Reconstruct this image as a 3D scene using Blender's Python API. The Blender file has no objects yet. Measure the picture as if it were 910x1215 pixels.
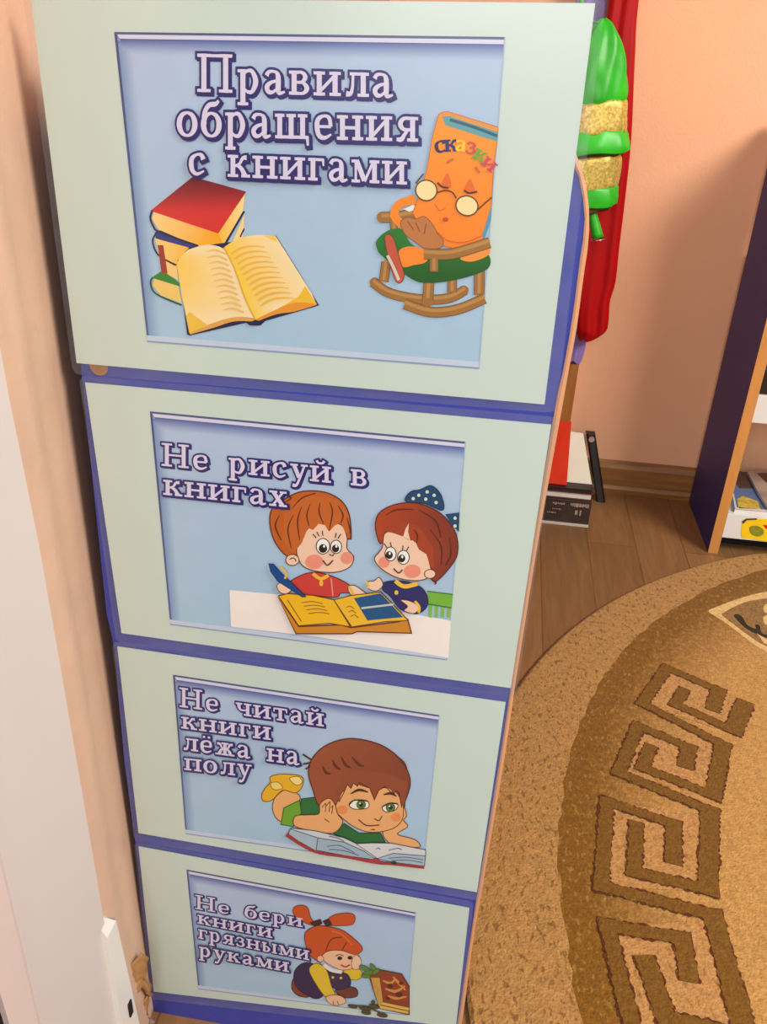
import bpy, bmesh, math, random
from mathutils import Vector, Matrix
from mathutils.geometry import tessellate_polygon
random.seed(7)
S = bpy.context.scene
COL = S.collection
PI = math.pi

# ------------------------------------------------------------------ camera
CP = Vector((0.27542109, -0.48789349, 0.86598275))
RR = ((0.98748955, 0.15309115, 0.03778215), (0.10427513, -0.45425869, -0.88474615), (-0.11828394, 0.87761731, -0.46453931))
FPX = 993.8053
cd = bpy.data.cameras.new('camera')
cam = bpy.data.objects.new('camera', cd); COL.objects.link(cam)
cd.sensor_fit = 'AUTO'; cd.sensor_width = 36; cd.lens = FPX * 36 / 1215; cd.clip_start = 0.01
m = Matrix.Identity(4)
for i in range(3):
    m[i][0] = RR[0][i]; m[i][1] = -RR[1][i]; m[i][2] = -RR[2][i]; m[i][3] = CP[i]
cam.matrix_world = m
S.camera = cam

# ------------------------------------------------------------------ light, world, exposure
S.view_settings.view_transform = 'Standard'; S.view_settings.look = 'None'
S.view_settings.gamma = 1; S.view_settings.use_curve_mapping = False
S.view_settings.exposure = 0.12
w = bpy.data.worlds.new('room_light'); S.world = w; w.use_nodes = True
bg = w.node_tree.nodes['Background']; bg.inputs[0].default_value = (1.0, 0.93, 0.86, 1); bg.inputs[1].default_value = 0.33

def area(name, loc, target, size, size_y, power, color):
    l = bpy.data.lights.new(name, 'AREA'); l.shape = 'RECTANGLE'; l.size = size; l.size_y = size_y
    l.energy = power; l.color = color
    o = bpy.data.objects.new(name, l); COL.objects.link(o); o.location = loc
    o.rotation_euler = (Vector(target) - Vector(loc)).to_track_quat('-Z', 'Y').to_euler()
    return o
area('ceiling_lamp_light', (2.25, -0.6, 2.35), (0.6, 0.9, 0.4), 1.0, 1.0, 72, (1, 0.93, 0.84))
area('window_light', (-0.1, -2.4, 1.62), (0.15, 0, 0.8), 1.5, 1.2, 45, (0.96, 0.98, 1.0))

# ------------------------------------------------------------------ helpers
def lin(c):
    return tuple((v / 255 / 12.92 if v / 255 <= 0.04045 else ((v / 255 + 0.055) / 1.055) ** 2.4) for v in c)

def ray(px, py):
    a, b = (px - 455) / FPX, (py - 607.5) / FPX
    return Vector([RR[0][i] * a + RR[1][i] * b + RR[2][i] for i in range(3)])
def on(px, py, ax, v):
    d = ray(px, py)
    return CP + d * ((v - CP[ax]) / d[ax])

def mat(name, col, rough=0.6, spec=0.5, metal=0, noise=0, nscale=30, bump=0, bscale=200, coat=0, sheen=0, stretch=None):
    mt = bpy.data.materials.new(name); mt.use_nodes = True
    nt = mt.node_tree; b = nt.nodes['Principled BSDF']
    c = lin(col)
    b.inputs['Base Color'].default_value = (*c, 1); b.inputs['Roughness'].default_value = rough
    b.inputs['Metallic'].default_value = metal; b.inputs['Specular IOR Level'].default_value = spec
    b.inputs['Coat Weight'].default_value = coat; b.inputs['Coat Roughness'].default_value = 0.22; b.inputs['Sheen Weight'].default_value = sheen
    tc = nt.nodes.new('ShaderNodeTexCoord'); mp = nt.nodes.new('ShaderNodeMapping')
    nt.links.new(tc.outputs['Object'], mp.inputs[0])
    if stretch: mp.inputs['Scale'].default_value = stretch
    n = nt.nodes.new('ShaderNodeTexNoise'); n.inputs['Scale'].default_value = nscale; n.inputs['Detail'].default_value = 5
    nt.links.new(mp.outputs[0], n.inputs['Vector'])
    r = nt.nodes.new('ShaderNodeValToRGB')
    r.color_ramp.elements[0].position = 0.3; r.color_ramp.elements[1].position = 0.7
    k = noise
    r.color_ramp.elements[0].color = (*[v * (1 - k) for v in c], 1); r.color_ramp.elements[1].color = (*[min(1, v * (1 + k)) for v in c], 1)
    nt.links.new(n.outputs[0], r.inputs[0]); nt.links.new(r.outputs[0], b.inputs['Base Color'])
    if bump:
        n2 = nt.nodes.new('ShaderNodeTexNoise'); n2.inputs['Scale'].default_value = bscale; n2.inputs['Detail'].default_value = 4
        nt.links.new(mp.outputs[0], n2.inputs['Vector'])
        bp = nt.nodes.new('ShaderNodeBump'); bp.inputs['Strength'].default_value = bump; bp.inputs['Distance'].default_value = 0.004
        nt.links.new(n2.outputs[0], bp.inputs['Height']); nt.links.new(bp.outputs[0], b.inputs['Normal'])
    return mt

def obj(name, bm, mats, parent=None, loc=None, smooth=False):
    me = bpy.data.meshes.new(name)
    bmesh.ops.recalc_face_normals(bm, faces=bm.faces)
    bm.to_mesh(me); bm.free()
    for q in (mats if isinstance(mats, (list, tuple)) else [mats]): me.materials.append(q)
    o = bpy.data.objects.new(name, me); COL.objects.link(o)
    if parent: o.parent = parent
    if loc: o.location = loc
    if smooth:
        for f in me.polygons: f.use_smooth = True
    return o
def tag(o, label=None, cat=None, group=None, kind=None):
    if label: o['label'] = label
    if cat: o['category'] = cat
    if group: o['group'] = group
    if kind: o['kind'] = kind
    return o
def thing(name, label, cat, loc=(0, 0, 0), group=None):
    o = bpy.data.objects.new(name, None); COL.objects.link(o); o.empty_display_size = 0.05
    o.location = loc
    return tag(o, label, cat, group)
def box(bm, a, b, bev=0, rot=0, mi=0, piv=None):
    ctr = [(a[i] + b[i]) / 2 for i in range(3)]
    r = bmesh.ops.create_cube(bm, size=1)
    vs = r['verts']
    bmesh.ops.scale(bm, vec=[abs(b[i] - a[i]) for i in range(3)], verts=vs)
    fs = set(f for v in vs for f in v.link_faces)
    if bev:
        es = list(set(e for v in vs for e in v.link_edges))
        rr = bmesh.ops.bevel(bm, geom=es, offset=bev, segments=2, affect='EDGES', profile=0.5)
        vs = list(set(v for f in rr['faces'] for v in f.verts) | set(v for v in vs if v.is_valid)); fs = set(f for v in vs for f in v.link_faces)
    if rot: bmesh.ops.rotate(bm, cent=(0, 0, 0), matrix=Matrix.Rotation(rot, 3, 'Z'), verts=vs)
    bmesh.ops.translate(bm, vec=ctr, verts=vs)
    for f in fs: f.material_index = mi
    return vs
def prism(bm, pts, axis, a, b, mi=0):
    """polygon pts (2D) extruded along axis between a and b"""
    def P(p, t):
        q = [p[0], p[1]]; q.insert(axis, t); return q
    A = [bm.verts.new(P(p, a)) for p in pts]; B = [bm.verts.new(P(p, b)) for p in pts]
    n = len(pts); fs = []
    for k in range(n): fs.append(bm.faces.new((A[k], A[(k + 1) % n], B[(k + 1) % n], B[k])))
    for tri in tessellate_polygon([[Vector((*p, 0)) for p in pts]]):
        fs.append(bm.faces.new([A[i] for i in tri])); fs.append(bm.faces.new([B[i] for i in tri]))
    for f in fs: f.material_index = mi
def loft(bm, rings, close=True, caps=True, mi=0):
    R_ = [[bm.verts.new(p) for p in r] for r in rings]
    n = len(R_[0])
    for a, b in zip(R_, R_[1:]):
        for k in range(n if close else n - 1):
            f = bm.faces.new((a[k], a[(k + 1) % n], b[(k + 1) % n], b[k])); f.material_index = mi
    if caps and close:
        bm.faces.new(R_[0]).material_index = mi; bm.faces.new(R_[-1]).material_index = mi
def catmull(pts, closed=True, seg=6):
    n = len(pts); out = []
    rng = range(n) if closed else range(n - 1)
    for i in rng:
        g = lambda j: pts[j % n] if closed else pts[max(0, min(n - 1, j))]
        p0, p1, p2, p3 = g(i - 1), g(i), g(i + 1), g(i + 2)
        for s in range(seg):
            t = s / seg
            out.append(tuple(0.5 * (2 * p1[k] + (p2[k] - p0[k]) * t + (2 * p0[k] - 5 * p1[k] + 4 * p2[k] - p3[k]) * t * t + (3 * p1[k] - p0[k] - 3 * p2[k] + p3[k]) * t ** 3) for k in range(len(p1))))
    if not closed: out.append(tuple(pts[-1]))
    return out

# ------------------------------------------------------------------ materials
M = {}
M['wall'] = mat('peach_wall_paint', (246, 186, 146), 0.75, 0.3, noise=0.03, nscale=6, bump=0.15, bscale=160)
M['ridge'] = mat('worn_peach_plaster', (222, 184, 158), 0.45, 0.5, noise=0.05, nscale=25, bump=0.1, bscale=190)
M['base'] = mat('wood_baseboard', (150, 100, 48), 0.45, noise=0.25, nscale=14, stretch=(0.6, 6, 8))
M['casing'] = mat('white_door_plastic', (222, 213, 210), 0.4, noise=0.015, nscale=5)
M['casing2'] = mat('pinkish_door_plastic', (226, 208, 204), 0.4, noise=0.015, nscale=5)
M['white'] = mat('white_plastic', (240, 236, 230), 0.3)
M['black'] = mat('black_gap', (12, 10, 10), 0.7)
M['blue'] = mat('blue_laminate', (60, 72, 172), 0.4, noise=0.05, nscale=60)
M['tan'] = mat('tan_edge_band', (205, 150, 112), 0.45, noise=0.06, nscale=30, stretch=(1, 1, 0.2))
M['purple'] = mat('dark_purple_laminate', (50, 44, 124), 0.5, noise=0.04, nscale=40)
M['oak'] = mat('orange_oak_edge', (206, 142, 74), 0.45, noise=0.1, nscale=30, stretch=(1, 1, 0.2))
M['mint'] = mat('mint_paper', (203, 221, 212), 0.33, 0.5, noise=0.02, nscale=9, coat=0.4, bump=0.05, bscale=14)
M['cork'] = mat('brown_cap', (170, 120, 62), 0.6, noise=0.15, nscale=90)
M['red'] = mat('red_satin', (176, 3, 8), 0.45, 0.25, noise=0.06, nscale=20)
M['green'] = mat('green_satin', (44, 186, 32), 0.36, 0.4, noise=0.25, nscale=18)
M['lilac'] = mat('lilac_cloth', (142, 118, 190), 0.7, noise=0.05)
M['brownlining'] = mat('brown_lining', (96, 66, 30), 0.8)
M['shelfwhite'] = mat('white_shelf', (226, 226, 222), 0.5, noise=0.02)
M['woodpost'] = mat('brown_wood_board', (176, 112, 52), 0.5, noise=0.15, nscale=20, stretch=(4, 4, 0.5))
M['torn'] = mat('torn_brown_paper', (178, 130, 82), 0.85, noise=0.3, nscale=60, bump=0.4, bscale=150)
M['dust'] = mat('grey_plaster_crumbs', (150, 128, 108), 0.9, noise=0.3, nscale=90, bump=0.4)
M['steel'] = mat('steel', (190, 190, 190), 0.3, metal=1)
M['redbook'] = mat('orange_red_cover', (214, 48, 10), 0.5, 0.15, noise=0.03)
M['paper'] = mat('book_pages', (226, 220, 208), 0.7, noise=0.06, nscale=30)
M['whitecover'] = mat('white_cover', (226, 218, 200), 0.45, noise=0.03)
M['blackcover'] = mat('black_cover', (34, 24, 20), 0.4, noise=0.1)
M['darkcover'] = mat('dark_brown_cover', (60, 46, 38), 0.35, noise=0.25, nscale=45)
M['maroon'] = mat('maroon_cover', (90, 28, 26), 0.45)
M['teal'] = mat('teal_cover', (50, 120, 135), 0.4)
M['yellow'] = mat('yellow_print', (250, 208, 20), 0.45, noise=0.06, nscale=60)
M['greenprint'] = mat('olive_print', (140, 140, 40), 0.5, noise=0.2, nscale=90)
M['bluecover'] = mat('blue_magazine_cover', (92, 118, 160), 0.4, noise=0.15, nscale=40)
M['ochre'] = mat('ochre_print', (214, 180, 72), 0.45, noise=0.3, nscale=90)
M['greycover'] = mat('grey_brown_cover', (176, 150, 138), 0.4, noise=0.25, nscale=22)
M['brownpic'] = mat('brown_print', (84, 56, 52), 0.45, noise=0.2, nscale=60)

def gold():
    mt = mat('gold_sequin_braid', (224, 192, 100), 0.42, metal=0.45, noise=0.4, nscale=220)
    nt = mt.node_tree; b = nt.nodes['Principled BSDF']
    tc = nt.nodes.new('ShaderNodeTexCoord'); v = nt.nodes.new('ShaderNodeTexVoronoi'); v.inputs['Scale'].default_value = 300
    nt.links.new(tc.outputs['Object'], v.inputs['Vector'])
    bp = nt.nodes.new('ShaderNodeBump'); bp.inputs['Strength'].default_value = 1; bp.inputs['Distance'].default_value = 0.01
    nt.links.new(v.outputs['Color'], bp.inputs['Height']); nt.links.new(bp.outputs[0], b.inputs['Normal'])
    return mt
M['gold'] = gold()

def film():
    mt = bpy.data.materials.new('clear_laminate_film'); mt.use_nodes = True; nt = mt.node_tree; nt.nodes.clear()
    o = nt.nodes.new('ShaderNodeOutputMaterial'); mx = nt.nodes.new('ShaderNodeMixShader')
    t = nt.nodes.new('ShaderNodeBsdfTransparent'); t.inputs[0].default_value = (0.93, 0.94, 0.95, 1)
    pr = nt.nodes.new('ShaderNodeBsdfPrincipled'); pr.inputs['Base Color'].default_value = (0.62, 0.64, 0.68, 1); pr.inputs['Roughness'].default_value = 0.25
    n = nt.nodes.new('ShaderNodeTexNoise'); n.inputs['Scale'].default_value = 9
    mp = nt.nodes.new('ShaderNodeMapRange'); mp.inputs[3].default_value = 0.04; mp.inputs[4].default_value = 0.18
    nt.links.new(n.outputs[0], mp.inputs[0]); nt.links.new(mp.outputs[0], mx.inputs[0])
    nt.links.new(t.outputs[0], mx.inputs[1]); nt.links.new(pr.outputs[0], mx.inputs[2]); nt.links.new(mx.outputs[0], o.inputs[0])
    return mt
M['film'] = film()

def ink():
    mt = bpy.data.materials.new('printed_ink'); mt.use_nodes = True; nt = mt.node_tree; b = nt.nodes['Principled BSDF']
    a = nt.nodes.new('ShaderNodeAttribute'); a.attribute_name = 'ink'
    n = nt.nodes.new('ShaderNodeTexNoise'); n.inputs['Scale'].default_value = 40; n.inputs['Detail'].default_value = 3
    tc = nt.nodes.new('ShaderNodeTexCoord'); nt.links.new(tc.outputs['Object'], n.inputs['Vector'])
    r = nt.nodes.new('ShaderNodeMapRange'); r.inputs[3].default_value = 0.95; r.inputs[4].default_value = 1.05
    nt.links.new(n.outputs[0], r.inputs[0])
    v = nt.nodes.new('ShaderNodeVectorMath'); v.operation = 'SCALE'
    nt.links.new(a.outputs['Color'], v.inputs[0]); nt.links.new(r.outputs[0], v.inputs['Scale'])
    nt.links.new(v.outputs[0], b.inputs['Base Color'])
    b.inputs['Roughness'].default_value = 0.36; b.inputs['Coat Weight'].default_value = 0.3; b.inputs['Coat Roughness'].default_value = 0.22
    return mt
M['ink'] = ink()

def floor_mat():
    mt = bpy.data.materials.new('oak_laminate_floor'); mt.use_nodes = True; nt = mt.node_tree; b = nt.nodes['Principled BSDF']; L = nt.links.new
    tc = nt.nodes.new('ShaderNodeTexCoord'); mp = nt.nodes.new('ShaderNodeMapping'); mp.inputs['Rotation'].default_value = (0, 0, PI / 2)
    mp.inputs['Location'].default_value = (0.21, 0.0, 0)
    L(tc.outputs['Object'], mp.inputs[0])
    br = nt.nodes.new('ShaderNodeTexBrick'); br.inputs['Scale'].default_value = 1; br.inputs['Brick Width'].default_value = 0.9; br.inputs['Row Height'].default_value = 0.1
    br.inputs['Mortar Size'].default_value = 0.0012; br.inputs['Mortar Smooth'].default_value = 0.3; br.inputs['Bias'].default_value = 0
    br.inputs['Color1'].default_value = (*lin((148, 108, 68)), 1); br.inputs['Color2'].default_value = (*lin((132, 95, 58)), 1); br.inputs['Mortar'].default_value = (*lin((112, 74, 42)), 1)
    L(mp.outputs[0], br.inputs['Vector'])
    mp2 = nt.nodes.new('ShaderNodeMapping'); mp2.inputs['Scale'].default_value = (14, 1.3, 1); L(tc.outputs['Object'], mp2.inputs[0])
    wv = nt.nodes.new('ShaderNodeTexNoise'); wv.inputs['Scale'].default_value = 5; wv.inputs['Detail'].default_value = 6; wv.inputs['Distortion'].default_value = 1.2; L(mp2.outputs[0], wv.inputs['Vector'])
    rp = nt.nodes.new('ShaderNodeMapRange'); rp.inputs[1].default_value = 0.3; rp.inputs[2].default_value = 0.7; rp.inputs[3].default_value = 0.82; rp.inputs[4].default_value = 1.12; L(wv.outputs[0], rp.inputs[0])
    vm = nt.nodes.new('ShaderNodeVectorMath'); vm.operation = 'SCALE'; L(br.outputs[0], vm.inputs[0]); L(rp.outputs[0], vm.inputs['Scale'])
    L(vm.outputs[0], b.inputs['Base Color']); b.inputs['Roughness'].default_value = 0.38
    return mt
M['floor'] = floor_mat()

def rug_mat(name, col, fleck, fl_amt, ell=None, col2=None):
    mt = bpy.data.materials.new(name); mt.use_nodes = True; nt = mt.node_tree; b = nt.nodes['Principled BSDF']; L = nt.links.new
    tc = nt.nodes.new('ShaderNodeTexCoord')
    base = nt.nodes.new('ShaderNodeRGB'); base.outputs[0].default_value = (*lin(col), 1); out = base.outputs[0]
    if ell:   # woven fade from the dark band to the light field
        cx, cy, a, bb, w0, w1 = ell
        mp = nt.nodes.new('ShaderNodeMapping'); mp.inputs['Location'].default_value = (-cx / a, -cy / bb, 0); mp.inputs['Scale'].default_value = (1 / a, 1 / bb, 0); L(tc.outputs['Object'], mp.inputs[0])
        ln = nt.nodes.new('ShaderNodeVectorMath'); ln.operation = 'LENGTH'; L(mp.outputs[0], ln.inputs[0])
        nz = nt.nodes.new('ShaderNodeTexNoise'); nz.inputs['Scale'].default_value = 120; L(tc.outputs['Object'], nz.inputs['Vector'])
        ad = nt.nodes.new('ShaderNodeMath'); ad.operation = 'MULTIPLY_ADD'; ad.inputs[1].default_value = 0.09; L(nz.outputs[0], ad.inputs[0]); L(ln.outputs['Value'], ad.inputs[2])
        mr = nt.nodes.new('ShaderNodeMapRange'); mr.inputs[1].default_value = w0 + .045; mr.inputs[2].default_value = w1 + .045; L(ad.outputs[0], mr.inputs[0])
        mx = nt.nodes.new('ShaderNodeMix'); mx.data_type = 'RGBA'; mx.inputs[6].default_value = (*lin(col2), 1); L(out, mx.inputs[7]); L(mr.outputs[0], mx.inputs[0]); out = mx.outputs[2]
    n = nt.nodes.new('ShaderNodeTexNoise'); n.inputs['Scale'].default_value = 170; n.inputs['Detail'].default_value = 3; L(tc.outputs['Object'], n.inputs['Vector'])
    r = nt.nodes.new('ShaderNodeMapRange'); r.inputs[1].default_value = 0.3; r.inputs[2].default_value = 0.7; r.inputs[3].default_value = 0.8; r.inputs[4].default_value = 1.18; L(n.outputs[0], r.inputs[0])
    n3 = nt.nodes.new('ShaderNodeTexNoise'); n3.inputs['Scale'].default_value = 115; n3.inputs['Detail'].default_value = 2
    mp3 = nt.nodes.new('ShaderNodeMapping'); mp3.inputs['Scale'].default_value = (1.5, 0.75, 1); L(tc.outputs['Object'], mp3.inputs[0]); L(mp3.outputs[0], n3.inputs['Vector'])
    f = nt.nodes.new('ShaderNodeMapRange'); f.inputs[1].default_value = 0.58; f.inputs[2].default_value = 0.64; f.inputs[3].default_value = 0; f.inputs[4].default_value = fl_amt; L(n3.outputs[0], f.inputs[0])
    mx2 = nt.nodes.new('ShaderNodeMix'); mx2.data_type = 'RGBA'; L(f.outputs[0], mx2.inputs[0]); L(out, mx2.inputs[6]); mx2.inputs[7].default_value = (*lin(fleck), 1)
    vm = nt.nodes.new('ShaderNodeVectorMath'); vm.operation = 'SCALE'; L(mx2.outputs[2], vm.inputs[0]); L(r.outputs[0], vm.inputs['Scale'])
    L(vm.outputs[0], b.inputs['Base Color']); b.inputs['Roughness'].default_value = 0.9; b.inputs['Specular IOR Level'].default_value = 0.15; b.inputs['Sheen Weight'].default_value = 0.1
    nb = nt.nodes.new('ShaderNodeTexNoise'); nb.inputs['Scale'].default_value = 330; nb.inputs['Detail'].default_value = 2; L(tc.outputs['Object'], nb.inputs['Vector'])
    bp = nt.nodes.new('ShaderNodeBump'); bp.inputs['Strength'].default_value = 0.6; bp.inputs['Distance'].default_value = 0.004; L(nb.outputs[0], bp.inputs['Height']); L(bp.outputs[0], b.inputs['Normal'])
    return mt

# ------------------------------------------------------------------ the setting
bm = bmesh.new(); box(bm, (-1.2, -3.2, -0.05), (3.6, 1.43, 0)); tag(obj('floor', bm, M['floor']), kind='structure')
bm = bmesh.new(); box(bm, (-0.15, 1.38, 0), (3.6, 1.43, 2.6)); tag(obj('wall_back', bm, M['wall']), kind='structure')
# left wall: its end by the door is a rounded, worn plaster edge
prof = [(0.000, -0.085), (0.003, -0.068), (0.003, -0.055), (0.0005, -0.044), (-0.002, -0.036), (-0.004, -0.026), (-0.0055, -0.014), (-0.0068, -0.004), (-0.0075, 0.006)]
prof = catmull(prof, False, 4) + [(-0.0075, 1.38)]
bm = bmesh.new(); rings = []
NZ = 150
rnd = random.Random(3)
for k in range(NZ + 1):
    z = 2.6 * k / NZ if k > 75 else 1.0 * k / 75
    z = 1.0 * k / 110 if k <= 110 else 1.0 + 1.6 * (k - 110) / 40
    rings.append([Vector((x + (rnd.uniform(-.00035, .00035) if y < -.05 else 0) + 0.0006 * math.sin(z * 17) * max(0, min(1, (-.005 - y) / .04)), y, z)) for x, y in prof])
for r_ in rings: r_ += [Vector((-0.15, 1.38, r_[0].z)), Vector((-0.15, -0.06, r_[0].z)), Vector((-0.02, -0.085, r_[0].z))]
loft(bm, rings)
o = obj('wall_left', bm, M['ridge'], smooth=True); tag(o, kind='structure')
# baseboard
bm = bmesh.new()
prism(bm, [(1.379, 0), (1.364, 0), (1.362, 0.012), (1.366, 0.02), (1.366, 0.064), (1.370, 0.074), (1.376, 0.08), (1.379, 0.08)], 0, -0.03, 3.5)
tag(obj('baseboard_back', bm, M['base']), kind='structure')
# white door casing beside the wall end: its edge leans a little
def trace(pxs, x):
    p = sorted(((v.z, v.y) for v in (on(*q, 0, x) for q in pxs)))
    def f(z):
        if z <= p[0][0]: a, b = p[0], p[-1]
        elif z >= p[-1][0]: a, b = p[0], p[-1]
        else:
            k = max(i for i in range(len(p) - 1) if p[i][0] <= z); a, b = p[k], p[k + 1]
        return a[1] + (b[1] - a[1]) * (z - a[0]) / (b[0] - a[0])
    return f
e_in = trace([(0, 420), (40, 610), (82, 850), (120, 1072), (143, 1212)], 0.008)
e_mid = trace([(0, 1000), (25, 1108), (50, 1215)], 0.010)
e_out = trace([(0, 1178), (14, 1225)], 0.012)
bm = bmesh.new(); rings = []
for z in (0.0, 0.1, 0.2, 0.3, 0.4, 0.5, 0.6, 0.7, 2.1):
    rings.append([Vector((-0.06, e_in(z), z)), Vector((0.005, e_in(z) + .001, z)), Vector((0.008, e_in(z), z)), Vector((0.008, e_mid(z) - .004, z)), Vector((-0.06, e_mid(z) - .004, z))])
loft(bm, rings)
tag(obj('trim_1', bm, M['casing']), kind='structure')
bm = bmesh.new(); rings = []
for z in (0.0, 0.3, 0.7, 2.1):
    rings.append([Vector((0.0081, e_mid(z), z)), Vector((0.0105, e_mid(z) - .002, z)), Vector((0.012, e_mid(z) - .006, z)), Vector((0.012, min(e_out(z), e_mid(z) - .02), z)), Vector((0.0081, min(e_out(z), e_mid(z) - .02), z))])
loft(bm, rings)
tag(obj('trim_2', bm, M['casing2']), kind='structure')
bm = bmesh.new(); box(bm, (-0.12, -0.9, 0), (-0.061, -0.19, 2.1)); box(bm, (-0.06, -0.9, 0), (0.006, -0.2165, 2.1)); tag(obj('door_1', bm, M['black']), kind='structure')

# ------------------------------------------------------------------ blue bookcase seen from its side
bc = thing('bookcase', 'blue bookcase with tan edging seen from its side, covered in four posters', 'bookcase', (0.15, 0.3, 0))
def kid(name, bm, mt, parent, smooth=False):
    o = obj(name, bm, mt, None, smooth=smooth); o.parent = parent
    bpy.context.view_layer.update()
    o.matrix_parent_inverse = parent.matrix_world.inverted()
    return o
inner_px = [(684, 203), (690, 226), (692.5, 244), (693.5, 270), (688, 308), (679.6, 373), (668, 440), (658, 487), (633, 640), (613, 765), (606, 815), (593, 900), (567, 1056), (557, 1120), (544, 1205)]
outer_px = [(685, 188), (692.5, 207), (696, 223), (699.5, 255), (698, 291), (692.5, 328), (684, 392), (675, 439), (666.5, 487), (639, 640), (619, 765), (611, 815), (597, 910), (572, 1056), (561, 1120), (549.5, 1205)]
pi_ = [(p.x, p.z) for p in (on(*q, 1, 0) for q in inner_px)]
po_ = [(p.x, p.z) for p in (on(*q, 1, 0) for q in outer_px)]
pi_ = [(0.17, 0.874), (0.22, 0.871), (0.262, 0.858), (0.290, 0.842)] + pi_ + [(pi_[-1][0] - 0.002, 0.0)]
po_ = [(0.17, 0.878), (0.222, 0.875), (0.265, 0.862), (0.294, 0.846)] + po_ + [(po_[-1][0] - 0.002, 0.0)]
bm = bmesh.new(); lp_ = [(p.x, p.z) for p in (on(*q, 1, 0) for q in [(182, 1200), (178.5, 1178), (161, 1003), (147, 900), (136, 770), (126.5, 728), (112, 590), (97.5, 450), (93.5, 400)])]
prism(bm, [(lp_[0][0] - .0005, 0.0)] + lp_ + [(0.022, 0.874)] + pi_, 1, 0.0, 0.018)
kid('side_panel', bm, M['blue'], bc)
bm = bmesh.new()
pin = catmull(pi_, False, 3); pout = catmull(po_, False, 3)
def resample(p, n):
    d = [0]
    for a, b in zip(p, p[1:]): d.append(d[-1] + math.hypot(a[0] - b[0], a[1] - b[1]))
    out = []
    for k in range(n):
        t = d[-1] * k / (n - 1); j = 0
        while j < len(d) - 2 and d[j + 1] < t: j += 1
        f = (t - d[j]) / max(1e-9, d[j + 1] - d[j]); out.append((p[j][0] + (p[j + 1][0] - p[j][0]) * f, p[j][1] + (p[j + 1][1] - p[j][1]) * f))
    return out
pin = resample(pin, 90); pout = resample(pout, 90)
rings = []
for a, b in zip(pin, pout):
    rings.append([Vector((a[0], 0.018, a[1])), Vector((a[0], -0.0006, a[1])), Vector((a[0] * .6 + b[0] * .4, -0.0008, a[1] * .6 + b[1] * .4)), Vector((b[0], 0.001, b[1])), Vector((b[0], 0.018, b[1]))])
loft(bm, rings); o = kid('edge_band', bm, M['tan'], bc); o['label'] = 'tan edge band'
bm = bmesh.new(); prism(bm, [(0.012, 0.0), (0.012, 0.84)] + [(x - .004, z) for x, z in pi_], 1, 1.1, 1.118); kid('side_panel', bm, M['blue'], bc)
bm = bmesh.new(); box(bm, (0.012, 0.0185, 0.03), (0.016, 1.0995, 0.84)); kid('back_panel', bm, M['blue'], bc)
for z in (0.05, 0.32, 0.58):
    bm = bmesh.new(); box(bm, (0.0162, 0.0185, z), (0.285, 1.0995, z + 0.018), 0.001); kid('shelf', bm, M['tan'], bc)
c = on(118, 434, 1, 0)
bm = bmesh.new()
prism(bm, [(c.x + 0.0062 * math.cos(a), c.z + 0.0062 * math.sin(a)) for a in [2 * PI * k / 28 for k in range(28)]], 1, -0.0012, 0.0005)
o = kid('screw_cap', bm, M['cork'], bc); o['label'] = 'round brown screw cap'

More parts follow.
